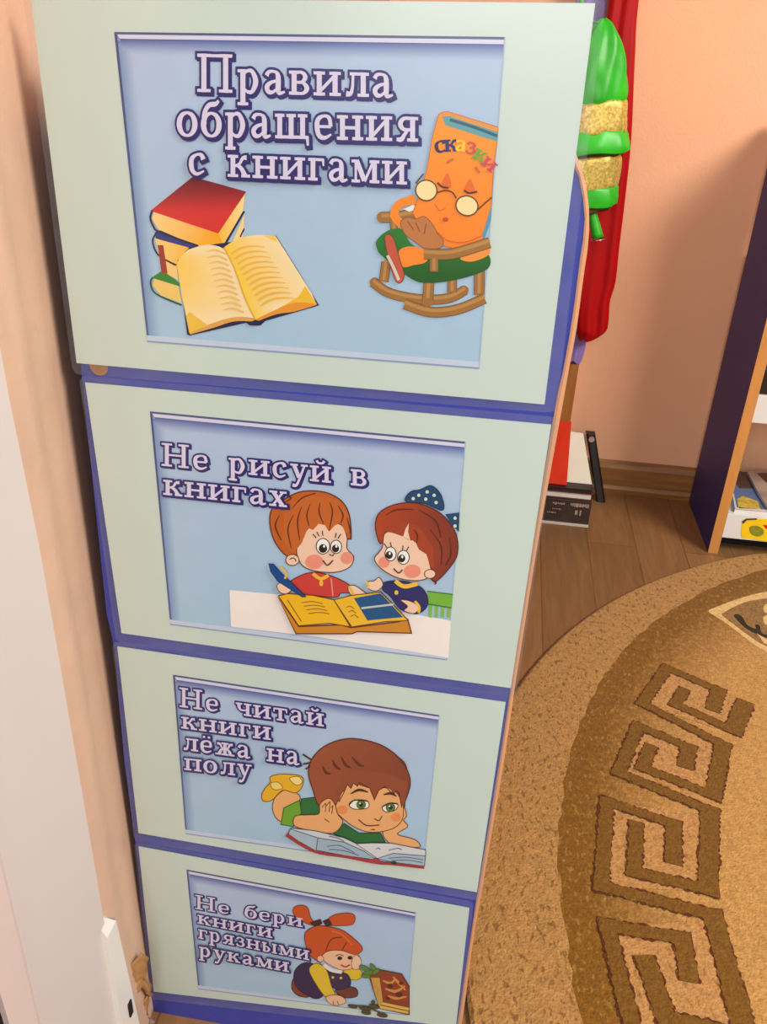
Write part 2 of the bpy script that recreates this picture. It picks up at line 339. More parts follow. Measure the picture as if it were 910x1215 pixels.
# ------------------------------------------------------------------ printing kit: flat coloured shapes laid over each other on the sheet
STEP = 0.000012
class Print:
    def __init__(s, base): s.v = []; s.f = []; s.c = []; s.y = base; s.n = 0
    def layer(s): s.n += 1
    def _y(s): return s.y - s.n * STEP
    def face(s, pts, cols):
        i0 = len(s.v); y = s._y()
        for p in pts:
            q = on(p[0], p[1], 1, 0); s.v.append((q.x, y, q.z))
        s.f.append(list(range(i0, i0 + len(pts)))); s.c.append(cols)
    def poly(s, pts, col, smooth=False, T=None, line=None, lw=1.0):
        """col: one colour or a function of the point"""
        if smooth: pts = catmull(pts, True, 5)
        if T: pts = [T(p) for p in pts]
        s.layer()
        fn = col if callable(col) else (lambda p: col)
        tris = tessellate_polygon([[Vector((p[0], p[1], 0)) for p in pts]])
        for t in tris: s.face([pts[i] for i in t], [fn(pts[i]) for i in t])
        if line: s.stroke(pts + [pts[0]], lw, line, smooth=False)
    def stroke(s, pts, w, col, smooth=True, T=None, newlayer=True, ext=0):
        ws = w if isinstance(w, (list, tuple)) else [w] * len(pts)
        if smooth and len(pts) > 2:
            q = catmull([(*p[:2], ww) for p, ww in zip(pts, ws)], False, 5); pts = [(a[0], a[1]) for a in q]; ws = [a[2] for a in q]
        if T: k = T.k; pts = [T(p) for p in pts]; ws = [x * k for x in ws]
        if newlayer: s.layer()
        P = [Vector(p[:2]) for p in pts]; n = len(P)
        closed = n > 3 and (P[0] - P[-1]).length < 1e-6
        if ext and n > 1:
            P[0] = P[0] + (P[0] - P[1]).normalized() * ext; P[-1] = P[-1] + (P[-1] - P[-2]).normalized() * ext
        Lf, Rt = [], []
        for i in range(n):
            a = P[i - 1] if i else (P[-2] if closed else P[0]); b = P[i + 1] if i < n - 1 else (P[1] if closed else P[-1])
            t1 = (P[i] - a); t2 = (b - P[i])
            t1 = t1.normalized() if t1.length > 1e-9 else t2.normalized(); t2 = t2.normalized() if t2.length > 1e-9 else t1
            t = t1 + t2
            t = t.normalized() if t.length > 1e-6 else t1
            nn = Vector((-t.y, t.x)); c = max(0.45, abs(nn.dot(Vector((-t1.y, t1.x)))))
            h = ws[i] / 2 / c
            Lf.append(P[i] + nn * h); Rt.append(P[i] - nn * h)
        for i in range(n - 1):
            s.face([tuple(Lf[i]), tuple(Lf[i + 1]), tuple(Rt[i + 1]), tuple(Rt[i])], [col] * 4)
    def dot(s, c, rx, ry, col, T=None, line=None, lw=1.0, rot=0):
        pts = [(c[0] + rx * math.cos(a) * math.cos(rot) - ry * math.sin(a) * math.sin(rot), c[1] + rx * math.cos(a) * math.sin(rot) + ry * math.sin(a) * math.cos(rot)) for a in [2 * PI * k / 20 for k in range(20)]]
        s.poly(pts, col, T=T, line=line, lw=lw)
    def build(s, name, parent):
        me = bpy.data.meshes.new(name); me.from_pydata(s.v, [], s.f)
        at = me.color_attributes.new('ink', 'FLOAT_COLOR', 'CORNER')
        k = 0
        for cols in s.c:
            for c in cols: at.data[k].color = (*lin(c), 1); k += 1
        me.materials.append(M['ink'])
        o = bpy.data.objects.new(name, me); COL.objects.link(o); o.parent = parent
        bpy.context.view_layer.update(); o.matrix_parent_inverse = parent.matrix_world.inverted()
        return o
class TT:
    def __init__(s, ox, oy, k): s.ox, s.oy, s.s = ox, oy, k; s.k = 1 / k
    def __call__(s, p): return (s.ox + p[0] / s.s, s.oy + p[1] / s.s)

# ------------------------------------------------------------------ bold serif Cyrillic letters (units: x-height 10)
def V(x, y0=0, y1=10, w=3): return ('s', [(x, y0), (x, y1)], w)
def H(x0, x1, y, w=1.5): return ('s', [(x0, y), (x1, y)], w)
def C(pts, w): return ('c', pts, w)
def stem(x, y0=0, y1=10, top=True, bot=True, l=2.9):
    r = [V(x, y0, y1)]
    if top: r.append(H(x - l, x + l, y1 - 0.7))
    if bot: r.append(H(x - l, x + l, y0 + 0.7))
    return r
ring = lambda cx, rx=4.1, ry=4.6, cy=4.9: C([(cx + rx * math.cos(a), cy + ry * math.sin(a)) for a in [PI / 2 + 2 * PI * k / 10 for k in range(11)]], [1.3, 2.2, 3.1, 3.1, 2.2, 1.3, 2.2, 3.1, 3.1, 2.2, 1.3])
G = {
 'о': (11.5, [ring(5.7)]),
 'е': (11, [C([(1.6, 5.2), (9.2, 5.2)], 1.4), C([(9.0, 5.2), (8.3, 8.6), (5.6, 9.5), (2.4, 8), (1.9, 4.8), (3, 1.6), (6, .7), (9.4, 2.2)], [2.4, 2.2, 1.4, 2.6, 3, 2.6, 1.8, 1])]),
 'с': (10.5, [C([(8.6, 7.3), (7.6, 9.2), (5.2, 9.5), (2.5, 7.8), (1.9, 4.9), (2.8, 1.9), (5.4, .7), (9, 2.2)], [3, 2.4, 1.4, 2.6, 3.1, 2.6, 1.8, 1])]),
 'а': (11.5, [C([(1.8, 7.6), (3, 9.2), (6, 9.3), (7.6, 7.5), (7.7, 1.6), (9, .6), (11, 1.2)], [2.6, 1.8, 1.4, 2.8, 3, 1.8, 1]), C([(7.6, 5.7), (4, 4.8), (2, 3), (2.8, 1), (5, .9), (7.4, 2.6)], [1.3, 1.8, 2.8, 2.4, 1.6, 1.2])]),
 'б': (11.5, [ring(5.7), C([(1.9, 5), (2.2, 9.5), (4.5, 12.6), (8, 13.2), (9.6, 14.6)], [3, 2.6, 2.4, 2.2, 1.4])]),
 'в': (11.5, stem(3, l=2.6) + [C([(3, 9.3), (7, 9.3), (8.6, 7.4), (7, 5.4), (4, 5.2)], [1.4, 1.6, 2.8, 1.6, 1.3]), C([(4, 5.2), (7.6, 5), (9.4, 2.8), (7.6, .8), (3, .7)], [1.3, 1.6, 3, 1.6, 1.4])]),
 'г': (9.8, stem(3, l=2.6) + [H(2, 9, 9.3), C([(8.6, 9.6), (8.8, 6.6)], [1.6, 1])]),
 'ж': (16, stem(8) + [C([(7.5, 5), (5.4, 6.2), (4, 8.6), (1.8, 8.9)], [1.6, 1.6, 2, 2.4]), C([(8.5, 5), (10.6, 6.2), (12, 8.6), (14.2, 8.9)], [1.6, 1.6, 2, 2.4]), C([(7.5, 5.2), (5, 4), (3.4, .8)], [1.4, 2.2, 3]), C([(8.5, 5.2), (11, 4), (12.6, .8)], [1.4, 2.2, 3]), H(.4, 4.8, .7), H(11.2, 15.6, .7)]),
 'з': (9.5, [C([(1.6, 7.5), (3, 9.3), (6, 9.2), (7.4, 7.4), (6, 5.5), (3.6, 5.2)], [2.4, 1.8, 1.6, 2.8, 1.6, 1.3]), C([(3.6, 5.2), (6.8, 5), (8, 2.8), (6.4, .8), (3, .8), (1.2, 2.5)], [1.3, 1.6, 3, 1.6, 1.6, 2.4])]),
 'и': (14, stem(3) + stem(11) + [C([(3.6, 2), (10.4, 8)], 1.7)]),
 'й': (14, stem(3) + stem(11) + [C([(3.6, 2), (10.4, 8)], 1.7), C([(4.6, 13.4), (5.6, 11.9), (8.4, 11.9), (9.4, 13.4)], [2.2, 1.6, 1.6, 2.2])]),
 'к': (12.5, stem(3) + [C([(4, 5), (6.6, 6), (8.4, 8.6), (10.6, 8.9)], [1.5, 1.6, 2, 2.6]), C([(5, 5.4), (7.6, 4), (9.6, .8)], [1.4, 2.4, 3]), H(7.6, 12.4, .7)]),
 'л': (12.8, stem(10) + [H(3.2, 10, 9.3), C([(4.9, 9.4), (4.6, 4), (3.6, 1.2), (1.4, 1.2)], [1.5, 1.7, 2.2, 2.8])]),
 'м': (16, stem(13.2, l=2.7) + [V(2.9, 0, 10, 1.5), H(.6, 5.2, .7), H(.6, 4, 9.3), C([(3.4, 9.6), (7.6, 1)], 3), C([(7.8, .6), (12.6, 9.6)], 1.6)]),
 'н': (14, stem(3) + stem(11) + [H(3, 11, 5)]),
 'п': (14, stem(3) + stem(11) + [H(3, 11, 9.3)]),
 'р': (12, stem(3, -5, 10, l=2.7) + [C([(3.6, 8), (5.4, 9.4), (7.8, 9), (9.5, 5), (7.8, 1), (5.4, .7), (3.6, 2)], [1.2, 1.6, 2.2, 3.1, 2.2, 1.6, 1.2])]),
 'т': (12, stem(6, top=False) + [H(1, 11, 9.3), C([(1.3, 9.6), (1.1, 6.6)], [1.6, 1]), C([(10.7, 9.6), (10.9, 6.6)], [1.6, 1])]),
 'у': (12, [C([(2.8, 9.4), (6.2, 1.4)], 3), C([(9.8, 9.3), (6.4, .4), (4.4, -3.6), (2, -3.6)], [1.6, 1.7, 2, 2.8]), H(.4, 5.4, 9.3), H(7.4, 12, 9.3)]),
 'х': (12, [C([(3, 9.3), (9, .7)], 3), C([(9.2, 9.3), (2.8, .7)], 1.6), H(.6, 5.6, 9.3), H(7.2, 11.6, 9.3), H(.4, 5, .7), H(6.6, 11.8, .7)]),
 'ч': (12.6, stem(9.6) + [V(2.9, 6.4, 10, 3), H(.4, 5.4, 9.3), C([(3, 6.6), (4, 4.6), (6.6, 4.2), (9, 5)], [2.8, 2, 1.5, 1.4])]),
 'щ': (19.5, stem(3, bot=False, l=2.5) + stem(9, bot=False, l=2.5) + stem(15, bot=False, l=2.5) + [H(.6, 18, .7), C([(17.4, 1), (17.8, -2.6)], [2, 1.3])]),
 'ы': (16, stem(3, bot=False, l=2.5) + stem(13.2, l=2.5) + [C([(3, 5.5), (6, 5.5), (7.9, 3.2), (6, .8), (2, .7)], [1.3, 1.6, 2.8, 1.6, 1.4])]),
 'я': (12.4, stem(9.4) + [C([(9, 9.3), (4.8, 9.2), (3, 7), (4.8, 4.9), (9, 4.8)], [1.4, 1.8, 3, 1.8, 1.4]), C([(7, 4.8), (5, 2.6), (3.6, .9), (1, .8)], [1.6, 2, 2.4, 1.6])]),
 'П': (19.5, stem(4, 0, 16, l=3.4) + stem(15, 0, 16, l=3.4) + [H(1, 18, 15.2)]),
 'Н': (19.5, stem(4, 0, 16, l=3.4) + stem(15, 0, 16, l=3.4) + [H(4, 15, 8)]),
 ' ': (9, []),
}
G['ё'] = (11, G['е'][1] + [('c', [(2.6, 12.6), (4.4, 12.6)], 1.9), ('c', [(6.6, 12.6), (8.4, 12.6)], 1.9)])
NAVY = (48, 42, 112); LAV = (218, 212, 236)
def text(pr, s, BL, BR, TL, TR, gap=1.2, ow=1.1, fill=LAV, edge=NAVY, sp=None):
    adv = sum((sp if (ch == ' ' and sp) else G[ch][0]) + gap for ch in s) - gap
    def mapper(x, y):
        t = x / adv; k = y / 10
        return (BL[0] * (1 - t) + BR[0] * t + (TL[0] * (1 - t) + TR[0] * t - BL[0] * (1 - t) - BR[0] * t) * k,
                BL[1] * (1 - t) + BR[1] * t + (TL[1] * (1 - t) + TR[1] * t - BL[1] * (1 - t) - BR[1] * t) * k)
    for ps, col in ((0, edge), (1, edge), (2, fill)):
        x = 0
        for ch in s:
            for kind, pts, ww in G[ch][1]:
                n = len(pts); pr.n += 0.4
                wl = list(ww) if isinstance(ww, (list, tuple)) else [ww] * n
                q = [(px + x, py, wv) for (px, py), wv in zip(pts, wl)]
                if kind == 'c' and n > 2: q = catmull(q, False, 4)
                e = ow if ps < 2 else 0; off = (0.75, -0.75) if ps == 0 else (0, 0)
                # work in glyph units, then map
                P = [Vector((a[0] + off[0], a[1] + off[1])) for a in q]; W = [a[2] * .86 + 2 * e for a in q]
                closed = (P[0] - P[-1]).length < 1e-4
                if e and not closed: P[0] += (P[0] - P[1]).normalized() * e; P[-1] += (P[-1] - P[-2]).normalized() * e
                Lf, Rt = [], []
                for i in range(len(P)):
                    a = P[i - 1] if i else (P[-2] if closed else P[0]); b = P[i + 1] if i < len(P) - 1 else (P[1] if closed else P[-1])
                    t = (b - a).normalized(); nn = Vector((-t.y, t.x)) * W[i] / 2
                    Lf.append(P[i] + nn); Rt.append(P[i] - nn)
                for i in range(len(P) - 1):
                    pr.face([mapper(*Lf[i]), mapper(*Lf[i + 1]), mapper(*Rt[i + 1]), mapper(*Rt[i])], [col] * 4)
            x += (sp if (ch == ' ' and sp) else G[ch][0]) + gap
def lerp(a, b, t): return tuple(a[i] + (b[i] - a[i]) * t for i in range(len(a)))
def clampl(a, b, t): return lerp(a, b, max(0, min(1, t)))

# ------------------------------------------------------------------ posters
def sheet(name, label, corners, inner, film_px, group='rule posters on the bookcase side', ytop=0.0):
    ctr = on(sum(c[0] for c in corners) / 4, sum(c[1] for c in corners) / 4, 1, 0)
    t = thing(name, label, 'poster', (ctr.x, 0, ctr.z), group)
    bpy.context.view_layer.update()
    Q = [on(*c, 1, 0) for c in corners]
    bm = bmesh.new()
    prism(bm, [(q.x, q.z) for q in Q], 1, -0.0014, -0.0008)
    kid('sheet', bm, M['mint'], t)
    F = [on(*c, 1, 0) for c in film_px]
    # clear film margin: a rounded ring of laminate around the sheet
    outp = []
    for i in range(4):
        c = F[i]; a = F[i - 1]; b = F[(i + 1) % 4]; r = 0.006
        pa = c + (a - c).normalized() * r; pb = c + (b - c).normalized() * r
        for k in range(5):
            u = k / 4; outp.append(pa * (1 - u) ** 2 + c * 2 * u * (1 - u) + pb * u * u)
    inp = []
    for i in range(4): inp += [Q[i]] * 5
    bm = bmesh.new(); n = len(outp)
    A = [bm.verts.new((p.x, -0.0017, p.z)) for p in outp]
    B = [bm.verts.new((q.x, -0.0017, q.z)) for q in Q]
    A2 = [bm.verts.new((p.x, -0.0015, p.z)) for p in outp]
    for k in range(n):
        i0 = k // 5; k2 = (k + 1) % n; i1 = k2 // 5
        vs = [A[k], A[k2], B[i1]] + ([B[i0]] if i0 != i1 else [])
        bm.faces.new(vs); bm.faces.new((A[k], A2[k], A2[k2], A[k2]))
    o = kid('laminate_film', bm, M['film'], t); o['label'] = 'clear film margin'
    # printed picture ground with its bevelled frame
    pr = Print(-0.0015)
    TL, TR, BR, BL = [Vector(c) for c in inner]
    def uv(u, v): return tuple((TL * (1 - u) + TR * u) * (1 - v) + (BL * (1 - u) + BR * u) * v)
    W = (TR - TL).length; Hh = (BL - TL).length
    SKYT = (178, 199, 228); SKYB = (168, 202, 226)
    pr.layer()
    N = 8
    for j in range(N):
        v0, v1 = j / N, (j + 1) / N
        pr.face([uv(0, v0), uv(1, v0), uv(1, v1), uv(0, v1)], [lerp(SKYT, SKYB, v0)] * 2 + [lerp(SKYT, SKYB, v1)] * 2)
    DK = (66, 78, 128); MID = (120, 150, 205)
    sc = W / 460
    a, b, c, d = 3 / Hh * sc, 8 / Hh * sc, 11 / Hh * sc, 26 / Hh * sc
    e, f, g = 3 / W * sc, 6 / W * sc, 20 / W * sc
    pr.layer()     # inner shade printed along the left and top
    pr.face([uv(0, 0), uv(g, c), uv(g, 1), uv(0, 1)], [(116, 140, 192), SKYT, SKYB, (120, 148, 196)])
    pr.layer()
    pr.face([uv(0, c), uv(1, c), uv(1, d), uv(g, d)], [(104, 122, 178), (104, 122, 178), SKYT, SKYT])
    pr.layer()
    pr.face([uv(0, 0), uv(e, a), uv(e, 1), uv(0, 1)], [DK, DK, (86, 104, 150), (86, 104, 150)])
    pr.layer(); pr.face([uv(0, 0), uv(1, 0), uv(1, a), uv(0, a)], [(84, 90, 134)] * 4)
    pr.layer(); pr.face([uv(e, a), uv(1, a), uv(1, b), uv(f, b)], [(214, 216, 238)] * 4)
    pr.layer(); pr.face([uv(f, b), uv(1, b), uv(1, c), uv(f, c)], [(74, 84, 146), (74, 84, 146), (112, 128, 182), (112, 128, 182)])
    pr.layer(); pr.face([uv(0, 1 - a * .6), uv(1, 1 - a * .6), uv(1, 1), uv(0, 1)], [(138, 160, 196)] * 4)
    pr.layer(); pr.face([uv(0, 1 - b), uv(1, 1 - b), uv(1, 1 - a * .6), uv(0, 1 - a * .6)], [(196, 212, 232)] * 4)
    pr.layer(); pr.face([uv(1 - e * .5, 0), uv(1, 0), uv(1, 1), uv(1 - e * .5, 1)], [(168, 188, 214)] * 4)
    pic = pr.build('picture', t)
    return t, pic, Print(-0.00165), uv

SK = (244, 206, 178); SKL = (96, 58, 44)
# --- 1: the title poster
t1, pic1, p, uv = sheet('poster', 'large top poster with red book stack and orange book in a rocking chair', [(38, -3), (706, 4), (646, 479), (92, 430)], [(137, 38), (600, 44), (569, 437), (176, 405)], [(28, -14), (719, -8), (660, 489), (88, 443)])
text(p, 'Правила', (234, 109), (468, 116), (234, 80.5), (468, 87))
text(p, 'обращения', (211, 161), (497, 168), (211, 131.5), (497, 138.5))
text(p, 'с книгами', (225, 207), (484, 218.5), (225, 181), (484, 191))
p.build('lettering', pic1)
p = Print(-0.00172); T = TT(160, 200, 3.792)
BK = (42, 40, 74)
# stack of books
p.poly([(430, 360), (497, 200), (492, 300), (440, 370)], (250, 222, 150), T=T); p.stroke([(478, 306), (496, 268)], 7, BK, T=T, smooth=False)
p.poly([(95, 285), (120, 275), (285, 345), (265, 362), (100, 312)], (58, 62, 128), T=T)
p.poly([(97, 312), (265, 358), (240, 420), (200, 445), (112, 388)], lambda q: clampl((250, 214, 130), (248, 186, 60), (q[0] - 188) / 30), T=T)
p.stroke([(104, 284), (86, 318), (95, 362), (122, 396), (192, 432)], 7, BK, T=T)
p.poly([(112, 392), (195, 440), (200, 500), (150, 472)], (246, 208, 128), T=T)
p.poly([(80, 488), (130, 455), (206, 512), (205, 528), (100, 494)], (58, 136, 48), T=T)
p.poly([(92, 492), (202, 526), (217, 604), (122, 568), (85, 522)], (240, 206, 112), T=T)
p.stroke([(84, 488), (76, 515), (102, 562), (216, 612)], 7, (36, 86, 52), T=T)
p.poly([(108, 342), (133, 342), (152, 467), (126, 472)], (158, 62, 50), T=T)
p.stroke([(142, 408), (186, 432)], 6, (70, 44, 40), T=T, smooth=False)
p.poly([(378, 288), (500, 112), (490, 196), (405, 350)], lambda q: clampl((250, 186, 50), (252, 226, 150), (q[0] - 258) / 30), T=T)
p.poly([(92, 190), (378, 286), (405, 350), (285, 346), (112, 272), (82, 222)], lambda q: clampl((250, 214, 140), (248, 172, 26), (q[0] - 185) / 70), T=T)
p.poly([(76, 188), (170, 112), (265, 36), (385, 68), (505, 102), (445, 192), (380, 290), (228, 240)], lambda q: clampl((104, 28, 34), (218, 52, 48), (q[1] - 214) / 38), T=T)
p.stroke([(84, 186), (75, 220), (90, 260), (120, 285), (290, 345)], 8, BK, T=T)
p.stroke([(402, 352), (496, 190)], 9, BK, T=T, smooth=False)
# open book
p.poly([(198, 410), (250, 352), (420, 330), (640, 300), (740, 460), (832, 612), (590, 682), (570, 702), (520, 702), (505, 690), (250, 748), (240, 742)], BK, T=T)
CR = (248, 226, 178)
p.poly(catmull([(245, 362), (330, 340), (400, 356), (430, 400), (480, 520), (545, 672)], False, 4) + catmull([(545, 672), (460, 664), (360, 690), (250, 736)], False, 4) + [(215, 560), (195, 430), (205, 398)], lambda q: clampl((250, 208, 84), CR, (q[0] - 212) / 14), T=T)
p.poly(catmull([(405, 352), (470, 312), (560, 296), (638, 302)], False, 4) + [(700, 400), (800, 560), (820, 606)] + catmull([(820, 606), (720, 600), (620, 640), (548, 676)], False, 4) + [(500, 580), (450, 440)], lambda q: clampl((250, 206, 60), CR, (q[0] - 268 - (q[1] - 290) * .33) / 36), T=T)
p.poly([(250, 640), (330, 700), (250, 736), (236, 660)], (238, 196, 70), T=T)
p.poly([(770, 526), (822, 606), (720, 600), (640, 632), (740, 572)], (240, 192, 56), T=T)
p.poly([(580, 297), (638, 302), (646, 332)], (244, 204, 90), T=T)
p.poly(catmull([(250, 736), (360, 690), (460, 664), (545, 674)], False, 4) + catmull([(535, 684), (450, 684), (360, 712), (256, 742)], False, 4), (226, 168, 80), T=T)
p.poly(catmull([(548, 676), (620, 640), (720, 600), (822, 606)], False, 4) + catmull([(822, 610), (720, 640), (640, 652), (560, 682)], False, 4), (230, 152, 50), T=T)
p.stroke([(405, 352), (450, 440), (500, 580), (546, 676)], 7, (226, 176, 70), T=T)
for k in range(11):
    x, y = 322 + k * 8, 372 + k * 26
    p.stroke([(x, y), (x + 45, y - 8), (x + 92, y + 10)], [2, 8, 7], (238, 196, 110), T=T)
    x, y = 440 + k * 13.5, 380 + k * 23
    p.stroke([(x, y), (x + 45, y - 26), (x + 100, y - 34), (x + 150, y - 30)], [9, 9, 6, 2], (240, 188, 80), T=T)
p.poly([(510, 690), (545, 678), (588, 682), (560, 702), (524, 702)], BK, T=T)
p.build('book_stack_print', pic1)
# orange book in the rocking chair
p = Print(-0.0018); T = TT(380, 110, 3.957)
BR_ = (160, 112, 54); BRD = (116, 76, 34)
def wood(pts, w):
    p.stroke(pts, w + 6, BRD, T=T); p.stroke(pts, w, BR_, T=T); p.stroke([(a, b - w * .18) for a, b in pts], w * .35, (186, 138, 76), T=T)
p.dot((258, 888), 24, 24, BR_, T=T); p.dot((676, 924), 22, 22, BR_, T=T)
wood([(250, 886), (330, 938), (470, 966), (600, 962), (682, 922)], 42)
wood([(620, 870), (620, 934)], 40)
wood([(312, 790), (300, 884)], 40)
wood([(748, 830), (746, 946)], 44)
wood([(398, 988), (520, 1026), (650, 1012), (772, 962)], 44)
wood([(512, 870), (506, 976)], 46)
p.dot((506, 980), 28, 20, BR_, T=T)
p.dot((292, 582), 24, 26, BR_, T=T); wood([(290, 582), (360, 580), (470, 562)], 46); wood([(346, 600), (350, 660)], 30)
p.poly([(268, 690), (320, 645), (390, 640), (450, 720), (700, 775), (785, 752), (788, 822), (650, 872), (500, 890), (420, 864), (300, 770), (270, 732)], lambda q: clampl((40, 122, 40), (28, 92, 28), (q[1] - 285) / 40), True, T=T)
p.poly([(395, 545), (440, 522), (452, 546), (420, 556)], (238, 238, 230), T=T)
p.stroke([(450, 498), (376, 520), (350, 572), (388, 618)], [44, 40, 38, 42], (250, 140, 36), T=T)
p.poly([(372, 740), (430, 718), (505, 742), (500, 790), (440, 806), (388, 812)], (250, 140, 40), True, T=T)
p.poly([(660, 770), (785, 720), (788, 760), (710, 790)], (246, 150, 60), True, T=T)
p.poly([(558, 100), (578, 90), (602, 88), (836, 160), (830, 240), (815, 330), (803, 540), (765, 690), (640, 732), (500, 690), (436, 560), (470, 470), (500, 370), (530, 200)], lambda q: clampl((255, 152, 30), (252, 136, 34), (q[1] - 150) / 120), T=T, line=(196, 100, 24), lw=0.8)
p.stroke([(572, 108), (602, 98), (836, 168)], 12, (226, 150, 70), T=T, smooth=False)
p.poly([(574, 112), (604, 108), (836, 184), (832, 228), (590, 152)], (96, 160, 168), T=T)
p.stroke([(610, 126), (720, 160), (832, 202)], 14, (40, 96, 112), T=T)
p.poly([(806, 520), (760, 670), (770, 690), (800, 600)], (86, 152, 176), T=T)
p.poly([(380, 606), (412, 582), (450, 590), (490, 578), (525, 610), (555, 660), (580, 690), (566, 724), (500, 730), (450, 700), (400, 660)], (192, 122, 66), True, T=T, line=(140, 82, 40), lw=0.8)
for a in ([(412, 600), (440, 640)], [(450, 606), (470, 650)], [(500, 610), (490, 660)]): p.stroke(a, 6, (150, 88, 44), T=T, smooth=False)
wood([(490, 752), (620, 752), (796, 700)], 46); wood([(536, 780), (536, 836)], 36)
p.poly([(306, 680), (325, 662), (350, 690), (376, 780), (396, 850), (380, 888), (352, 872), (322, 770)], (196, 88, 62), True, T=T, line=(110, 60, 40), lw=0.8)
p.stroke([(318, 760), (348, 820), (372, 876)], 14, (214, 206, 190), T=T)
p.poly([(575, 428), (588, 392), (602, 376), (616, 442)], (232, 108, 36), True, T=T); p.poly([(680, 458), (695, 415), (708, 404), (726, 462)], (232, 108, 36), True, T=T)
p.stroke([(552, 420), (575, 440), (604, 444)], 9, (90, 44, 20), T=T); p.stroke([(676, 456), (700, 468), (738, 462)], 9, (90, 44, 20), T=T)
p.stroke([(596, 328), (626, 308)], 12, (206, 110, 30), T=T, smooth=False); p.stroke([(728, 346), (750, 374)], 12, (206, 110, 30), T=T, smooth=False)
for c, rx, ry in (((500, 456), 50, 48), ((690, 528), 52, 46)): p.dot(c, rx, ry, (250, 226, 164), T=T, line=(96, 62, 32), lw=1.6, rot=.3)
p.stroke([(552, 466), (590, 456), (622, 466), (640, 494)], 7, (96, 62, 32), T=T); p.stroke([(450, 424), (486, 378)], 7, (96, 62, 32), T=T, smooth=False); p.stroke([(740, 546), (806, 488)], 7, (96, 62, 32), T=T, smooth=False)
p.dot((590, 592), 14, 10, (206, 66, 30), T=T); p.stroke([(555, 652), (600, 690), (680, 698), (760, 668)], 5, (216, 104, 24), T=T); p.stroke([(540, 520), (560, 548), (590, 540)], 5, (220, 110, 26), T=T)
p.build('rocking_chair_print', pic1)
p = Print(-0.0024)
def small(ch, cx, cy, h, col, rot):
    adv = G[ch][0]; k = h / 10
    for kind, pts, ww in G[ch][1]:
        q = [((x - adv / 2) * k, -(y - 5) * k) for x, y in pts]
        q = [T((cx + x * math.cos(rot) - y * math.sin(rot), cy + x * math.sin(rot) + y * math.cos(rot))) for x, y in q]
        wl = [a * k / T.s for a in ww] if isinstance(ww, (list, tuple)) else ww * k / T.s
        p.stroke(q, wl, col, smooth=(kind == 'c'))
for ch, x, y, h, c, r in (('с', 566, 252, 56, (52, 36, 86), -.1), ('к', 616, 246, 56, (40, 44, 110), -.05), ('а', 664, 248, 52, (250, 206, 40), .1), ('з', 708, 258, 56, (206, 84, 60), .2), ('к', 752, 294, 52, (108, 170, 50), .5), ('и', 794, 334, 50, (206, 70, 90), .7)): small(ch, x, y, h, c, r)
p.build('lettering', pic1)

# --- 2: do not draw in books
t2, pic2, p, uv = sheet('poster', 'second poster from the top, two children at an open yellow book', [(102, 453), (654, 503), (606, 815), (145, 750)], [(179, 487), (553, 523), (531, 782), (203, 740)], [(95, 444), (663, 494), (612, 826), (139, 760)])
text(p, 'Не рисуй в', (192, 551), (437, 576), (192, 534), (437, 556.5), sp=10)
text(p, 'книгах', (195, 585), (342, 600), (195, 567), (342, 581.5))
p.build('lettering', pic2)
p = Print(-0.00172); T = TT(260, 560, 3.033)
p.poly([(40, 420), (220, 437), (690, 505), (835, 530), (826, 664), (690, 640), (350, 588), (45, 552)], (246, 238, 232), T=T)
p.poly([(750, 424), (842, 436), (838, 484), (754, 472)], (116, 184, 62), T=T)
for k in range(4): p.poly([(756 + k * 22, 470), (768 + k * 22, 472), (766 + k * 22, 520), (754 + k * 22, 517)], (128, 190, 80), T=T)
p.stroke([(752, 470), (836, 484)], 5, (70, 120, 40), T=T, smooth=False); p.stroke([(750, 424), (842, 436)], 4, (70, 120, 40), T=T, smooth=False)
HB = (192, 98, 40); HD = (96, 44, 22)
p.poly([(186, 190), (192, 130), (240, 92), (300, 66), (380, 68), (440, 98), (470, 150), (476, 230), (455, 240), (300, 300), (245, 296), (205, 250)], HB, True, T=T, line=HD, lw=1.4)
p.poly([(285, 260), (325, 195), (360, 170), (440, 185), (462, 230), (462, 270), (486, 302), (470, 338), (420, 356), (350, 352), (305, 334), (285, 300)], SK, True, T=T, line=SKL, lw=1.2)
p.dot((266, 312), 24, 20, SK, T=T, line=SKL, lw=1.1)
p.stroke([(256, 310), (270, 304), (280, 316)], 4, SKL, T=T)
p.poly([(240, 120), (330, 78), (430, 95), (468, 150), (472, 208), (456, 214), (440, 178), (418, 188), (398, 210), (382, 186), (360, 182), (340, 204), (322, 196), (300, 250), (268, 290), (230, 240)], (198, 104, 44), T=T)
for a in ([(262, 130), (300, 90), (350, 72)], [(270, 150), (250, 200), (262, 270)], [(300, 120), (285, 170), (292, 240)], [(330, 110), (318, 150), (326, 190)], [(365, 105), (362, 140), (378, 182)], [(400, 105), (410, 140), (398, 205)], [(430, 115), (448, 150), (440, 178)], [(220, 150), (205, 190), (226, 240)], [(235, 108), (262, 90), (250, 84)], [(462, 160), (474, 205), (478, 232)]): p.stroke(a, [2, 5, 3], HD, T=T)
p.dot((345, 318), 32, 26, (238, 150, 128), T=T); p.dot((462, 304), 22, 22, (238, 150, 128), T=T)
W_ = (248, 246, 242); PU = (40, 32, 30)
p.dot((376, 262), 24, 28, W_, T=T, line=PU, lw=1); p.dot((376, 270), 15, 16, PU, T=T); p.dot((380, 262), 4, 5, W_, T=T)
p.dot((423, 264), 20, 24, W_, T=T, line=PU, lw=1); p.dot((421, 270), 13, 14, PU, T=T); p.dot((424, 262), 4, 5, W_, T=T)
